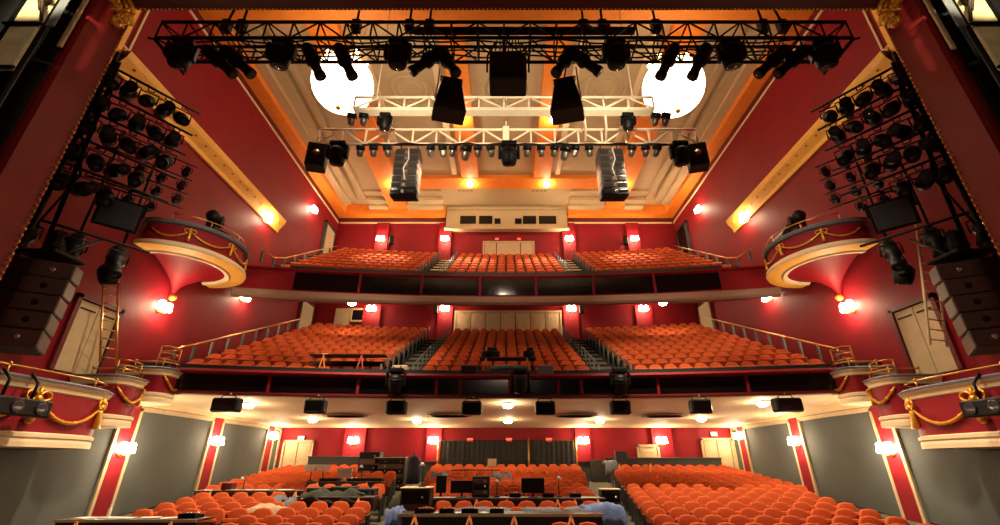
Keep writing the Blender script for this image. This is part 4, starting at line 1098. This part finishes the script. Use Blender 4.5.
    MB().hexa([(q.x-.35,q.y-.45,q.z+.13),(q.x+.35,q.y-.45,q.z+.13),(q.x+.35,q.y+.45,q.z+.13),(q.x-.35,q.y+.45,q.z+.13),(q.x+sx*.3-.32,q.y-.42,q.z+.62),(q.x+sx*.3-.26,q.y-.42,q.z+.62),(q.x+sx*.3-.26,q.y+.42,q.z+.42),(q.x+sx*.3-.32,q.y+.42,q.z+.42)]).build('case_lid', SPK, t)
# black chairs standing in the boxes
t = thing('box_chair', 'x', 'chair', (0,0,0))
MB().bbox(-.22,.22,-.2,.22,.42,.48,.02).build('seat', BLACK, t)
MB().bbox(-.2,.2,.2,.25,.55,.92,.02).build('backrest', BLACK, t)
for a in (-1,1):
    for c_ in (-1,1): MB().cyl((a*.19,c_*.18,0),(a*.19,c_*.18,.55 if c_>0 else .42),.015,n=6).build('leg', BLACK, t)
first = True
for sx in (-1,1):
    for i, (x, y, z, lb) in enumerate(((11.5,9.4,.46,'first'),(11.45,10.3,.46,'second'),(11.5,11.2,.46,'third'),(11.4,12.0,.46,'fourth'),(11.75,13.3,1.08,'only'))):
        l = f'black chair, {lb} from the stage, inside the big {SIDE[sx]} lower box' if i < 4 else f'black chair standing in the middle stepped {SIDE[sx]} box'
        if first: t.location = (sx*x,y,z); t.rotation_euler = (0,0,.4*sx); t['label'] = l; t['group'] = 'black chairs in the boxes'; first = False
        else: clone(t, (sx*x,y,z), sx*(1.2+.2*i), l, 'black chairs in the boxes')

# floods and moving heads on the circle front
for i, px in enumerate((227,316,397,472,545,620,700,787)):
    y = 15.9
    for _ in range(4): x = at(px, 405, Y=y).x; y = 16.2-DK*x*x-.12
    z = 1.78
    t = thing('flood_light', f'black box floodlight under the circle front, {ORD[i]} from the left', 'floodlight', (x,y,z-.2), 'floodlights under the circle front')
    w = .43 if i in (0,7) else .34
    MB().bbox(x-w,x+w,y-.2,y+.2,z-.3,z+.14,.05).build('housing', BLACK, t)
    MB().bbox(x-w+.05,x+w-.05,y-.23,y-.19,z-.25,z+.09,.01).build('front_glass', DGLASS, t)
    MB().tube([(x-.25,y,z+.14),(x-.2,y,z+.24),(x+.2,y,z+.24),(x+.25,y,z+.14)],.02,6).build('bracket', BLACK, t)
    MB().tube([(x,y,z+.24),(x+.05,y+.03,2.1)],.02,6).build('hanger', SILV, t)
for px, n in ((398,'left'),(520,'middle'),(618,'right')):
    p = at(px, 378, Y=15.9); MOV.put((p.x,15.62,3.02), 0, f'black moving head light on the circle front, {n} of the three', 'moving heads of the circle front', 1.05)

for px, py, Y, lb in ((392,241,28.36,'beside the leftmost lamp of the upper circle rear wall'),(625,241,28.36,'beside the rightmost lamp of the upper circle rear wall'),(436,309,27.06,'left of the panelled doors at circle rear'),(581,309,27.06,'right of the panelled doors at circle rear')):  # dark boxes standing in for the shaded sides of the rear piers
    p = at(px, py, Y=Y); t = thing('wall_loudspeaker', f'small black loudspeaker {lb}', 'speaker', (p.x,Y,p.z-.35))
    MB().bbox(p.x-.15,p.x+.15,Y-.25,Y,p.z-.35,p.z+.35,.02).build('cabinet', SPK, t); MB().bbox(p.x-.13,p.x+.13,Y-.27,Y-.245,p.z-.32,p.z+.32,.01).build('grille', BLACK, t)
    MB().cyl((p.x,Y-.02,p.z),(p.x,Y+.2,p.z),.03,n=6).build('bracket', BLACK, t)
# ================================================================== PRODUCTION DESKS AND CLUTTER
def trestle(t, x, y, ztop, zbot, m=TIMB, w=.28):
    g = MB()
    for s in (-1,1):
        g.tube([(x,y-.25,ztop),(x+s*w,y-.28,zbot)],.028,5); g.tube([(x,y+.25,ztop),(x+s*w,y+.28,zbot)],.028,5)
    g.cyl((x,y-.27,ztop),(x,y+.27,ztop),.03,n=5)
    return g.build('trestle_leg', m, t)
def desk(label, x0, x1, y, z, depth, legs, top=DTIMB, edge=None, drop=.0, group='production desks over the stalls seats'):
    t = thing('production_desk', label, 'table', ((x0+x1)/2,y,zf(y)), group)
    MB().bbox(x0,x1,y-depth/2,y+depth/2,z-.04,z,.008).build('table_top', top, t)
    if edge: MB().box(x0,x1,y-depth/2-.02,y-depth/2-.002,z-.05,z+.005).build('pale_edge', edge, t)
    if drop: MB().box(x0+.02,x1-.02,y-depth/2-.03+.04,y-depth/2+.03,z-drop,z-.045).build('modesty_cloth', DTIMB, t)
    for lx in legs: trestle(t, lx, y-.1, z-.05, zf(y)+.02)
    return t
def monitor(x, y, z, w, h, label, rz=0., m=BLACK):
    M4 = Matrix.Translation((x,y,z)) @ Matrix.Rotation(rz,4,'Z')
    t = thing('monitor', label, 'monitor', (x,y,z))
    MB().bbox(-.12,.12,-.09,.09,0,.02,.005,M4).build('foot', m, t); MB().box(-.03,.03,-.02,.02,.02,.12,M4).build('neck', m, t)
    s = MB().bbox(-w/2,w/2,-.02,.03,.1,.1+h,.008,M4).build('screen_back', m, t); MB().box(-w/2+.02,w/2-.02,.03,.034,.12,.08+h,M4).build('screen', LCD, s)
def sheet(x, y, z, w, d, label, rz=0., m=PAPER, name='paper_sheet', cat='paper'):
    M4 = Matrix.Translation((x,y,z)) @ Matrix.Rotation(rz,4,'Z')
    MB().box(-w/2,w/2,-d/2,d/2,.003,.012,M4).build(name, m, label=label, cat=cat)
def desk_lamp(x, y, z, label, h=.45):
    t = thing('desk_lamp', label, 'lamp', (x,y,z))
    MB().lathe([(.09,0),(.09,.02),(.02,.04)],12,Matrix.Translation((x,y,z))).build('base', BLACK, t)
    MB().tube([(x,y,z+.03),(x,y+.02,z+h*.8),(x,y-.06,z+h),(x,y-.14,z+h-.04)],.012,6).build('gooseneck', BLACK, t)
    MB().lathe([(.02,.06),(.08,-.02),(.075,-.02)],10,Matrix.Translation((x,y-.15,z+h-.05))).build('shade', WHITE, t)
def console(x, y, z, w, d, label):
    t = thing('mixing_console', label, 'console', (x,y,z))
    MB().hexa([(x-w/2,y-d/2,z),(x+w/2,y-d/2,z),(x+w/2,y+d/2,z),(x-w/2,y+d/2,z),(x-w/2,y-d/2,z+.09),(x+w/2,y-d/2,z+.09),(x+w/2,y+d/2,z+.06),(x-w/2,y+d/2,z+.06)]).build('body', BLACK, t)
    b = MB()
    for i in range(int(w/.06)-1): b.box(x-w/2+.05+i*.06,x-w/2+.07+i*.06,y-d*.3,y+d*.3,z+.075,z+.1)
    b.build('faders', SILV, t)
def rack(x, y, z, w, h, d, label, units=5, top=None):
    t = thing('equipment_rack', label, 'rack', (x,y,z))
    MB().bbox(x-w/2,x+w/2,y-d/2,y+d/2,z,z+h,.01).build('case', SPK, t)
    for k in range(units):
        zz = z+.05+(h-.1)*k/units
        f = MB().bbox(x-w/2+.04,x+w/2-.04,y-d/2-.025,y-d/2+.01,zz+.01,zz+(h-.1)/units-.01,.006).build('rack_unit', BLACK if k%2 else SPKG, t)
        MB().lathe([(.03,0),(.03,.015),(0,.015)],8,Matrix.Translation((x+w*.25,y-d/2-.025,zz+(h-.1)/units/2)) @ Matrix.Rotation(R(90),4,'X')).build('dial', SILV, f)
    if top: MB().bbox(x-w/2-.02,x+w/2+.02,y-d/2-.03,y+d/2,z+h,z+h+.03,.006).build('pale_top', top, t)
    return t
def cloth(x0, x1, y0, y1, z, label, m, name='cloth', seed=0, drop=.3, cat='cloth', amp=.05):
    rnd = random.Random(seed); nx, ny = 22, 12; vs = []; ph = [rnd.random()*6 for _ in range(4)]
    for j in range(ny+1):
        for i in range(nx+1):
            u, v = i/nx, j/ny
            e = max(0, .14-min(u,1-u))/.14; e2 = max(0, .3-v)/.3
            zz = z+amp*(sin(u*9+ph[0])*.5+sin(v*7+u*5+ph[1])*.5)+amp*.4*sin(u*23+ph[2]) - drop*(e2**1.5) - drop*.4*e**2
            vs.append((x0+(x1-x0)*u+.04*sin(v*6+ph[3]), y0+(y1-y0)*v, zz))
    f = [(j*(nx+1)+i,j*(nx+1)+i+1,(j+1)*(nx+1)+i+1,(j+1)*(nx+1)+i) for j in range(ny) for i in range(nx)]
    o = MB().add(vs, f, True).build(name, m, label=label, cat=cat)
    md = o.modifiers.new('thickness','SOLIDIFY'); md.thickness = .02
    return o
# front centre desk
D1 = 11.0; z1 = at(505,514,Y=D1-.3).z
xa, xb = at(398,514,Y=D1-.3).x, at(603,514,Y=D1-.3).x
desk('long front desk on orange trestles across the centre stalls, pale front edge', xa, xb, D1, z1, .62, [at(q,520,Y=D1-.2).x for q in (416,470,514,570)], edge=PALE, drop=.28)
for k, (px, w, lb) in enumerate(((425,.4,'leftmost on the front desk'),(447,.3,'second on the front desk'),(470,.35,'left of middle on the front desk'),(497,.3,'middle of the front desk'))):
    p = at(px,511,Y=D1-.1); console(p.x, D1-.05, z1+.001, w, .34, f'small black control unit, {lb}')
for k, (px, lb) in enumerate(((436,'between the first two control units'),(459,'between the second and third control units'),(484,'left of the middle control unit'))):
    p = at(px,511,Y=D1); sheet(p.x, D1-.1, z1+.001, .16, .25, f'white paper on the front desk, {lb}', .3*k)
for k, (xa_, xb_, lb) in enumerate(((455,512,'left'),(520,560,'right of middle'),(562,603,'right'))):
    a, c = at(xa_,508,Y=12.1), at(xb_,508,Y=12.1); cloth(a.x, c.x, 11.42, 11.85, zf(11.68)+.9, f'grey cloth laid over seat backs behind the front desk, {lb} piece', GCLOTH, 'dust_sheet', k, .14, amp=.02)
a, c = at(584,516,Y=11.1), at(630,516,Y=11.1); cloth(a.x, c.x, 11.25, 11.9, zf(11.6)+.98, 'pale blue jacket thrown over the seats at the right end of front desk', DENIM, 'jacket', 9, .4, cat='jacket')
b_ = at(402,516,Y=11); cloth(b_.x-.35, b_.x+.05, 10.6, 11.2, z1+.07, 'pale blue garment hanging off the left end of the front desk', DENIM, 'jacket', 12, .3, cat='jacket')
# second centre desk
D2 = 13.4; z2 = at(505,498,Y=D2-.3).z
xa, xb = at(432,498,Y=D2-.3).x, at(606,498,Y=D2-.3).x
desk('second production desk on orange trestles in the centre stalls, crowded with screens', xa, xb, D2, z2, .62, [at(q,502,Y=D2-.2).x for q in (477,507,557,574,597)], drop=.26)
for px, w, h, lb in ((441,.28,.42,'small upright black screen at the left end of second desk'),(462,.62,.3,'wide black screen left on the second desk'),(533,.62,.36,'wide black screen right of middle on the second desk')):
    p = at(px,494,Y=D2); monitor(p.x, D2-.05, z2+.002, w, h, lb)
p = at(481,494,Y=D2); rack(p.x, D2, z2+.002, .46, .5, .3, 'open equipment rack with warm lit units on the second desk', 3)
p = at(443,494,Y=D2); sheet(p.x+.1, D2-.2, z2+.001, .5, .22, 'pale papers at the left end of the second desk')
p = at(497,494,Y=D2); desk_lamp(p.x, D2, z2+.001, 'white shaded desk lamp beside the rack on the second desk', .42)
p = at(559,494,Y=D2); desk_lamp(p.x, D2, z2+.001, 'pale shaded desk lamp right of the wide screens', .5)
for px, lb in ((515,'left of the right screen'),(548,'right of the right screen'),(575,'at the right end')):
    p = at(px,494,Y=D2); console(p.x, D2+.05, z2+.001, .3, .3, f'black control unit on the second desk, {lb}')
p = at(600,492,Y=13.6); rack(p.x+.25, 13.6, zf(13.6)+.005, .5, 1.05, .4, 'low equipment stand with pale shelves beside the right aisle', 4, PALE)
# cabinet by the left aisle
p = at(418,487,Y=12.6); rack(p.x, 12.6, zf(12.6)+.005, .72, p.z-zf(12.6)-.03, .6, 'dark wooden equipment cabinet with pale top beside the left aisle', 4, PALE)
desk_lamp(p.x+.1, 12.6, p.z+.01, 'pale desk lamp standing on the dark cabinet', .55)
# rear centre desk things
p = at(492,463,Y=20); t = thing('music_stand','pale lit music stand rising from the rear centre seats','stand',(p.x,20,zf(20)))
MB().cyl((p.x,20,zf(20)),(p.x,20,p.z-.1),.02,n=6).build('pole', BLACK, t); MB().bbox(p.x-.18,p.x+.18,19.97,20.02,p.z-.14,p.z+.16,.01,).build('plate', PALE, t)
xa, xb = at(452,470,Y=20.3).x, at(500,470,Y=20.3).x
desk('dark board laid across the seats near the rear centre', xa, xb, 20.3, zf(20.3)+1.02, .5, [xa+.5, xb-.6], group=None)
a, c = at(432,471,Y=19), at(448,471,Y=19); cloth(a.x,c.x,18.6,19.2,zf(19)+1.0,'grey blue coat draped over rear seats beside the left aisle',GCLOTH,'coat',21,.35,cat='coat')
a, c = at(492,473,Y=19), at(511,473,Y=19); cloth(a.x,c.x,18.5,18.9,zf(19)+.98,'grey cloth bundle over the rear centre seats',GCLOTH,'dust_sheet',22,.2)
# left block: near desk
z3 = at(140,518,Y=10.9).z
xa, xb = at(68,519,Y=10.9).x, at(206,519,Y=10.9).x
desk('black desk strewn with papers at the left end of the front stalls', xa, xb, 10.9, z3, .6, [xa+.5, xb-.5], edge=PALE, drop=.25)
for k, (px, lb) in enumerate(((88,'leftmost'),(108,'second from left'),(128,'middle'),(150,'second from right'),(172,'rightmost'))):
    p = at(px,517,Y=10.9); sheet(p.x, 10.85+.08*(k%2), z3+.001, .34, .26, f'white paper on the left front desk, {lb}', .25*k-.4)
p = at(190,515,Y=10.9); console(p.x, 10.95, z3+.002, .36, .32, 'black box device at the right end of the left front desk')
p = at(108,510,Y=10.9); t = thing('water_bottle','small pale bottle standing on the left front desk','bottle',(p.x,10.95,z3))
MB().lathe([(.035,.0),(.035,.16),(.014,.2),(.014,.22)],10,Matrix.Translation((p.x,10.95,z3+.001))).build('body', PAPER, t); MB().lathe([(.016,.22),(.016,.25),(0,.25)],10,Matrix.Translation((p.x,10.95,z3+.001))).build('cap', WHITE, t)
# left block: mid desks
z4 = at(250,490,Y=15.2).z; xa, xb = at(200,490,Y=15.2).x, at(306,490,Y=15.2).x
desk('long dark desk in the left stalls with papers and a lamp', xa, xb, 15.2, z4, .6, [at(q,495,Y=15.2).x for q in (216,279,300)], drop=.3)
for px, w, lb in ((240,.7,'wide white papers left of middle'),(262,.4,'small white paper in the middle'),(285,.5,'pale paper at the right end')):
    p = at(px,489,Y=15.2); sheet(p.x, 15.2, z4+.001, w, .3, f'{lb} of the left mid desk', .1)
p = at(228,486,Y=15.2); MB().bbox(p.x-.16,p.x+.16,15.1,15.4,z4+.002,z4+.2,.02).build('red_box', DRED, label='small dark red box on the left mid desk', cat='box')
p = at(243,484,Y=15.2); desk_lamp(p.x, 15.25, z4+.001, 'black desk lamp behind the papers of left mid desk', .36)
z5 = at(340,496,Y=13.4).z; xa, xb = at(302,496,Y=13.4).x, at(376,496,Y=13.4).x
desk('dark desk near the left aisle covered by a green cloth', xa, xb, 13.4, z5, .7, [at(q,503,Y=13.4).x for q in (307,362)], drop=.5)
cloth(xa+.1, xa+1.6, 13.0, 13.75, z5+.1, 'dark green cloth heaped over the desk near the left aisle', DGREEN, 'cloth', 31, .2, amp=.08)
for k, (pa, pb, py, Y, lb, m) in enumerate(((265,286,497,14.2,'left',GCLOTH),(288,304,498,14.1,'right',GCLOTH),(246,288,506,12.4,'nearest pale',mat('beige_cloth',(190,160,126),.9)))):
    a, c = at(pa,py,Y=Y), at(pb,py,Y=Y); cloth(a.x,c.x,Y-.35,Y+.2,a.z,f'{"beige" if k==2 else "dark grey"} cloth draped over left stalls seats, {lb} one', m, 'dust_sheet', 40+k, .2)
for px, py, Y, w, h, lb in ((322,492,14.6,.75,.5,'left end of row behind green cloth'),(345,491,14.6,.7,.62,'middle of row behind green cloth'),(366,493,14.5,.6,.5,'aisle end of row behind green cloth')):
    p = at(px, py, Y=Y); t = thing('flight_case', f'black flight case on left stalls seats, {lb}', 'case', (p.x,Y,p.z-h+.1))
    MB().bbox(p.x-w/2,p.x+w/2,Y-.25,Y+.25,p.z-h+.1,p.z,.015).build('case_body', SPK, t); MB().bbox(p.x-w/2,p.x+w/2,Y-.25,Y+.25,p.z+.006,p.z+.12,.015).build('lid', SPK, t)
    for s_ in (-.3,.3): MB().box(p.x+s_*w-.03,p.x+s_*w+.03,Y-.265,Y-.25,p.z-.04,p.z+.05).build('latch', SILV, t)
z6 = at(350,481,Y=17.2).z; xa, xb = at(310,481,Y=17.2).x, at(384,481,Y=17.2).x
desk('dark control desk farther back in the left stalls with white lampshades', xa, xb, 17.2, z6, .7, [xa+.4, xb-.5], drop=.3)
for px, lb in ((311,'left one'),(323,'right one')):
    p = at(px,474,Y=17.2); t = thing('work_lamp', f'white hooded work lamp on the rear left control desk, {lb} of the pair', 'lamp', (p.x,17.2,z6+.002))
    MB().cyl((p.x,17.2,z6+.002),(p.x,17.2,z6+.4),.018,n=6).build('pole', BLACK, t)
    MB().hexa([(p.x-.16,17.0,z6+.32),(p.x+.16,17.0,z6+.32),(p.x+.16,17.3,z6+.3),(p.x-.16,17.3,z6+.3),(p.x-.22,17.05,z6+.52),(p.x+.22,17.05,z6+.52),(p.x+.22,17.25,z6+.52),(p.x-.22,17.25,z6+.52)]).build('hood', WHITE, t)
    MB().lathe([(.1,0),(.1,.02),(.03,.03)],10,Matrix.Translation((p.x,17.2,z6+.002))).build('base', BLACK, t)
p = at(345,474,Y=17.4); monitor(p.x, 17.35, z6+.002, .5, .3, 'white backed screen on the rear left control desk', 0, WHITE)
for k, (px, lb) in enumerate(((330,'left'),(357,'middle'),(374,'right'))):
    p = at(px,480,Y=17.1); console(p.x, 17.1, z6+.002, .6, .4, f'black mixing console on the rear left control desk, {lb}')
p = at(361,480,Y=17); desk_lamp(p.x, 17.0, z6+.001, 'tall pale desk lamp near the right end of rear control desk', .5)
# rack wall at the left rear
for px, w, top, lb in ((372,.95,452,'tall equipment rack with lit units at the left stalls rear'),(384,.7,458,'middle equipment rack at the left stalls rear'),(398,.8,458,'equipment rack nearest the left aisle at stalls rear')):
    p = at(px,top,Y=22.5); rack(p.x, 22.5, zf(22.5)+.005, w, p.z-zf(22.5), .6, lb, 6, PALE if px > 380 else None)
a = at(413,473,Y=21.5); t = thing('coat_stand', 'dark navy coat hanging on a stand by the left aisle', 'coat stand', (a.x,21.5,zf(21.5)))
MB().cyl((a.x,21.5,zf(21.5)),(a.x,21.5,zf(21.5)+1.6),.02,n=6).build('pole', BLACK, t)
MB().lathe([(.2,.02),(.2,.0),(.03,.05)],10,Matrix.Translation((a.x,21.5,zf(21.5)))).build('foot', BLACK, t)
MB().lathe([(.28,.35),(.27,.8),(.24,1.25),(.2,1.42),(.06,1.5)],14,Matrix.Translation((a.x,21.5,zf(21.5))) @ Matrix.Diagonal((1,.55,1,1))).build('coat', mat('navy_cloth',(40,40,60),.9), t)
# right stalls rear desk
xa, xb = at(612,467,Y=22.5).x, at(660,467,Y=22.5).x
desk('low dark table at the rear of the right stalls block by the aisle', xa, xb, 22.6, zf(22.6)+1.1, .5, [at(650,470,Y=22.5).x, xa+.3], group=None)
p = at(621,456,Y=24.6); MB().bbox(p.x-.3,p.x+.3,24.45,24.8,p.z-.25,p.z+.22,.02).build('black_speaker', SPK, label='small black speaker by the rear partition right of centre', cat='speaker')
cloth(xa-.35, xa+.25, 22.2, 22.8, zf(22.5)+1.2, 'grey coat over the end of the low rear table, right aisle', GCLOTH, 'coat', 51, .5, cat='coat')

# on the circle front row: trestle rigs
def circle_rig(x0, x1, legs, y, zt, label, m2):
    t = thing('trestle_board', label, 'trestle table', ((x0+x1)/2,y,DZ))
    MB().bbox(x0,x1,y-.25,y+.25,zt-.05,zt,.01).build('board', DTIMB, t)
    for lx, m in legs: trestle(t, lx, y, zt-.06, DZ+.02, m, .24)
    return t
ORR = mat('red_timber', (150,44,24), .6)
xa, xb = at(306,352,Y=15.9).x, at(383,352,Y=15.9).x
yL = 16.75-SKD*.82*25
circle_rig(xa, xb, [(at(323,358,Y=16.2).x,TIMB),(at(361,358,Y=16.2).x,ORR)], yL, DZ+1.2, 'long dark board on orange trestles across the front circle seats, left', TIMB)
MB().tube([(xa-.1,yL+.12,DZ+.92),(xb-.1,yL+.12,DZ+.9)],.1,10).build('rolled_cloth', BLACK, label='long black roll slung under the left circle trestle board', cat='roll')
q = at(323,350,Y=16.2); cloth(q.x-.3,q.x+.3,yL-.2,yL+.2,DZ+1.24,'pale rag on top of the left circle trestle board',PAPER,'rag',61,.06,amp=.02)
xa, xb = at(480,350,Y=16.6).x, at(536,350,Y=16.6).x
circle_rig(xa, xb, [(at(486,358,Y=16.6).x,TIMB),(at(527,358,Y=16.6).x,TIMB)], 16.75, DZ+1.15, 'dark board on orange trestles at the middle of the circle front', TIMB)
for px, lb, w in ((491,'left, larger',.34),(529,'right, slimmer',.22)):
    p = at(px,343,Y=16.7); t = thing('camera_unit', f'black camera unit on the middle circle board, {lb}', 'camera', (p.x,16.75,DZ+1.152))
    MB().bbox(p.x-w,p.x+w,16.6,16.95,DZ+1.16,DZ+1.42,.04).build('body', BLACK, t)
    MB().lathe([(.08,0),(.09,.2),(.07,.2)],12,Matrix.Translation((p.x-.05,16.6,DZ+1.3)) @ Matrix.Rotation(R(90),4,'X')).build('lens', BLACK, t)
    MB().bbox(p.x-w*.4,p.x+w*.7,16.65,16.85,DZ+1.42,DZ+1.56,.03).build('viewfinder', BLACK, t)
xm = (xa+xb)/2
MB().tube([(xa+.4,16.5,DZ+.72),(xm,16.45,DZ+.76),(xb-.4,16.5,DZ+.72)],.1,10).build('rolled_cloth', GCLOTH, label='dark roll lying under the middle circle trestle board', cat='roll')
for px, lb, m in ((401,'white topped','W'),(469,'black','B'),(545,'grey','G')):
    p = at(px,368,Y=16.4); MB().bbox(p.x-.28,p.x+.28,16.15,16.55,DZ+.35,DZ+.78,.03).build('equipment_box', {'W':PALE,'B':BLACK,'G':GCLOTH}[m], label=f'{lb} box at the circle front rail', cat='box')

# ================================================================== STAGE SIDE OF THE PROSCENIUM
for sx in (-1,1):
    n = SIDE[sx]
    t = thing('gilt_cartouche', f'carved gilt scroll ornament in the top {n} corner of the proscenium', 'ornament', (sx*(PX-.1),5.2,6.9))
    b = MB()
    for k, (dy, dz, r) in enumerate(((0,.0,.17),(.12,-.2,.12),(-.12,-.12,.11),(.02,-.42,.09))):
        c = Vector((sx*(PX-.09),5.2+dy,7.25+dz)); b.tube([c+Vector((sx*-.03,r*cos(a*pi/6)*(1-.05*a),r*sin(a*pi/6)*(1-.05*a))) for a in range(14)],.05,6)
        b.ball(c, min(.08,r*.55), 10)
    b.build('scroll', GOLD, t)
    b = MB()
    for k in range(5):
        a = R(200+35*k); c = Vector((sx*(PX-.08),5.2,7.2)); b.tube([c, c+Vector((sx*-.05,.16*cos(a),.22*sin(a))), c+Vector((sx*-.03,.26*cos(a),.34*sin(a)))],[.05,.045,.01],6)
    b.build('leaf', GOLD, t)
    # black masking leg and the pale edge strip
    x0, x1 = sorted((sx*(PX+.12), sx*(PX+2.6)))
    N = 30; vs = []; b = MB()
    for i in range(N+1):
        x = x0+(x1-x0)*i/N; y = 4.83+.05*sin(i*1.3); vs += [(x,y,-1.08),(x,y,9.3)]
    b.add(vs, [(2*i,2*i+2,2*i+3,2*i+1) for i in range(N)], True)
    b.build('masking_leg', mat('black_serge',(12,11,11),.95), label=f'black masking curtain hanging behind the {n} proscenium pier', cat='curtain')
    MB().bbox(*sorted((sx*(PX+.0), sx*(PX+.075))), 4.79, 4.83, 5.75 if sx<0 else 5.7, 8.8, .01).build('pale_batten', PALE, label=f'thin pale batten standing on the stage edge of the {n} pier', cat='batten')
    # scaffold tower with buff panels, top corner
    t = thing('scenery_tower', f'buff painted scenery tower with slung cables in the top {n} corner', 'scenery', (sx*6.5,4.2,-1.1))
    xo = 6.28
    for a in (0.,.5): MB().cyl((sx*(xo+a),4.2,-1.09),(sx*(xo+a),4.2,9),.035,n=6).build('upright', BLACK, t)
    for k in range(4): MB().bbox(*sorted((sx*(xo+.06), sx*(xo+.44))),4.17,4.22,4.6+k*.9,5.45+k*.9,.01).build('buff_panel', BUFF, t)
    for k in range(6): MB().cyl((sx*xo,4.14,4.6+k*.8),(sx*(xo+.5),4.14,4.6+k*.8),.025,n=6).build('rung', BLACK, t)
    MB().bbox(*sorted((sx*(xo-.14), sx*(xo-.02))),4.17,4.2,5.4,8.5,.01).build('grey_board', GBRD, t)
    b = MB()
    for k in range(4): b.tube([(sx*(xo-.05+.1*k),4.1,5.4+.2*k),(sx*(xo+.1+.05*k),4.05,5.9),(sx*(xo+.3-.08*k),4.1,6.3+.1*k),(sx*(xo+.1),4.1,6.9)],.022,5)
    b.ball((sx*(xo+.08),4.08,5.85),.08,8); b.build('cable_coil', mat('brown_cable',(60,44,28),.7), t)

# ================================================================== LIGHTS
W = bpy.data.worlds.new('World'); bpy.context.scene.world = W; W.use_nodes = True
bg = W.node_tree.nodes['Background']; bg.inputs[0].default_value = (1,.8,.6,1); bg.inputs[1].default_value = .012
# house spots on the trusses, aimed at the seating
light('stalls_spot','SPOT',(-4.5,12.6,10.0),7500,(1,.78,.52),.25,(-6,12.0,-1),78,.9)
light('stalls_spot','SPOT',(4.5,12.6,10.0),7500,(1,.78,.52),.25,(6,12.0,-1),78,.9)
light('circle_spot','SPOT',(-2.2,12.6,10.1),2900,(1,.8,.55),.2,(-6.5,18,4),60,.8)
light('circle_spot','SPOT',(2.2,12.6,10.1),2900,(1,.8,.55),.2,(6.5,18,4),60,.8)
light('circle_spot','SPOT',(0,12.6,10.1),2900,(1,.8,.55),.2,(0,19,4.5),60,.8)
for x in (-7.8,-2.4,2.4,7.8): light('upper_spot','SPOT',(x,25.1,16.7),7000,(1,.84,.62),.15,(x*.95,24.2,10),40,.6)
for sx in (-1,1): light('tower_fill','SPOT',(sx*5.0,1.2,5.6),1500,(1,.86,.58),.1,(sx*6.6,4.2,6.3),27,.4)  # unseen spots added to light the buff tower panels
for x in (-3.2,3.2): light('truss_fill','SPOT',(x,8.3,9.0),1300,(1,.82,.58),.15,(x*.8,12.6,11.0),80,.8)  # front fill added to brighten the cream trusses
for sx in (-1,1):  # fill spots added to lift the gilt boxes out of shadow
    light('box_fill','SPOT',(sx*4.2,8.0,9.0),1500,(1,.8,.55),.15,(sx*11,15.2,7.1),30,.6)
    light('box_fill','SPOT',(sx*3.2,8.0,9.0),2200,(1,.8,.55),.15,(sx*10.8,12.0,1.4),42,.8)
light('stage_fill','POINT',(0,-1.5,6.5),450,(1,.7,.5),.6)  # unseen fill light added behind the camera

# ================================================================== CAMERA, AND LIFT THE WHOLE HALL ONTO ITS FLOOR
cam_d = bpy.data.cameras.new('Camera'); cam = bpy.data.objects.new('Camera', cam_d); C.objects.link(cam)
cam_d.sensor_width = 36; cam_d.lens = F_/1000*36; cam_d.shift_x = -(CX-500)/1000; cam_d.clip_end = 200
cam.rotation_euler = (pi/2+TH, 0, 0)
sc = bpy.context.scene; sc.camera = cam
for o in C.objects:
    if o.parent is None: o.location.z += H
vs_ = sc.view_settings; vs_.view_transform = 'Standard'; vs_.look = 'None'; vs_.gamma = 1; vs_.use_curve_mapping = False; vs_.exposure = .12
sc.cycles.use_denoising = True; sc.cycles.max_bounces = 6; sc.cycles.diffuse_bounces = 4; sc.cycles.sample_clamp_indirect = 8
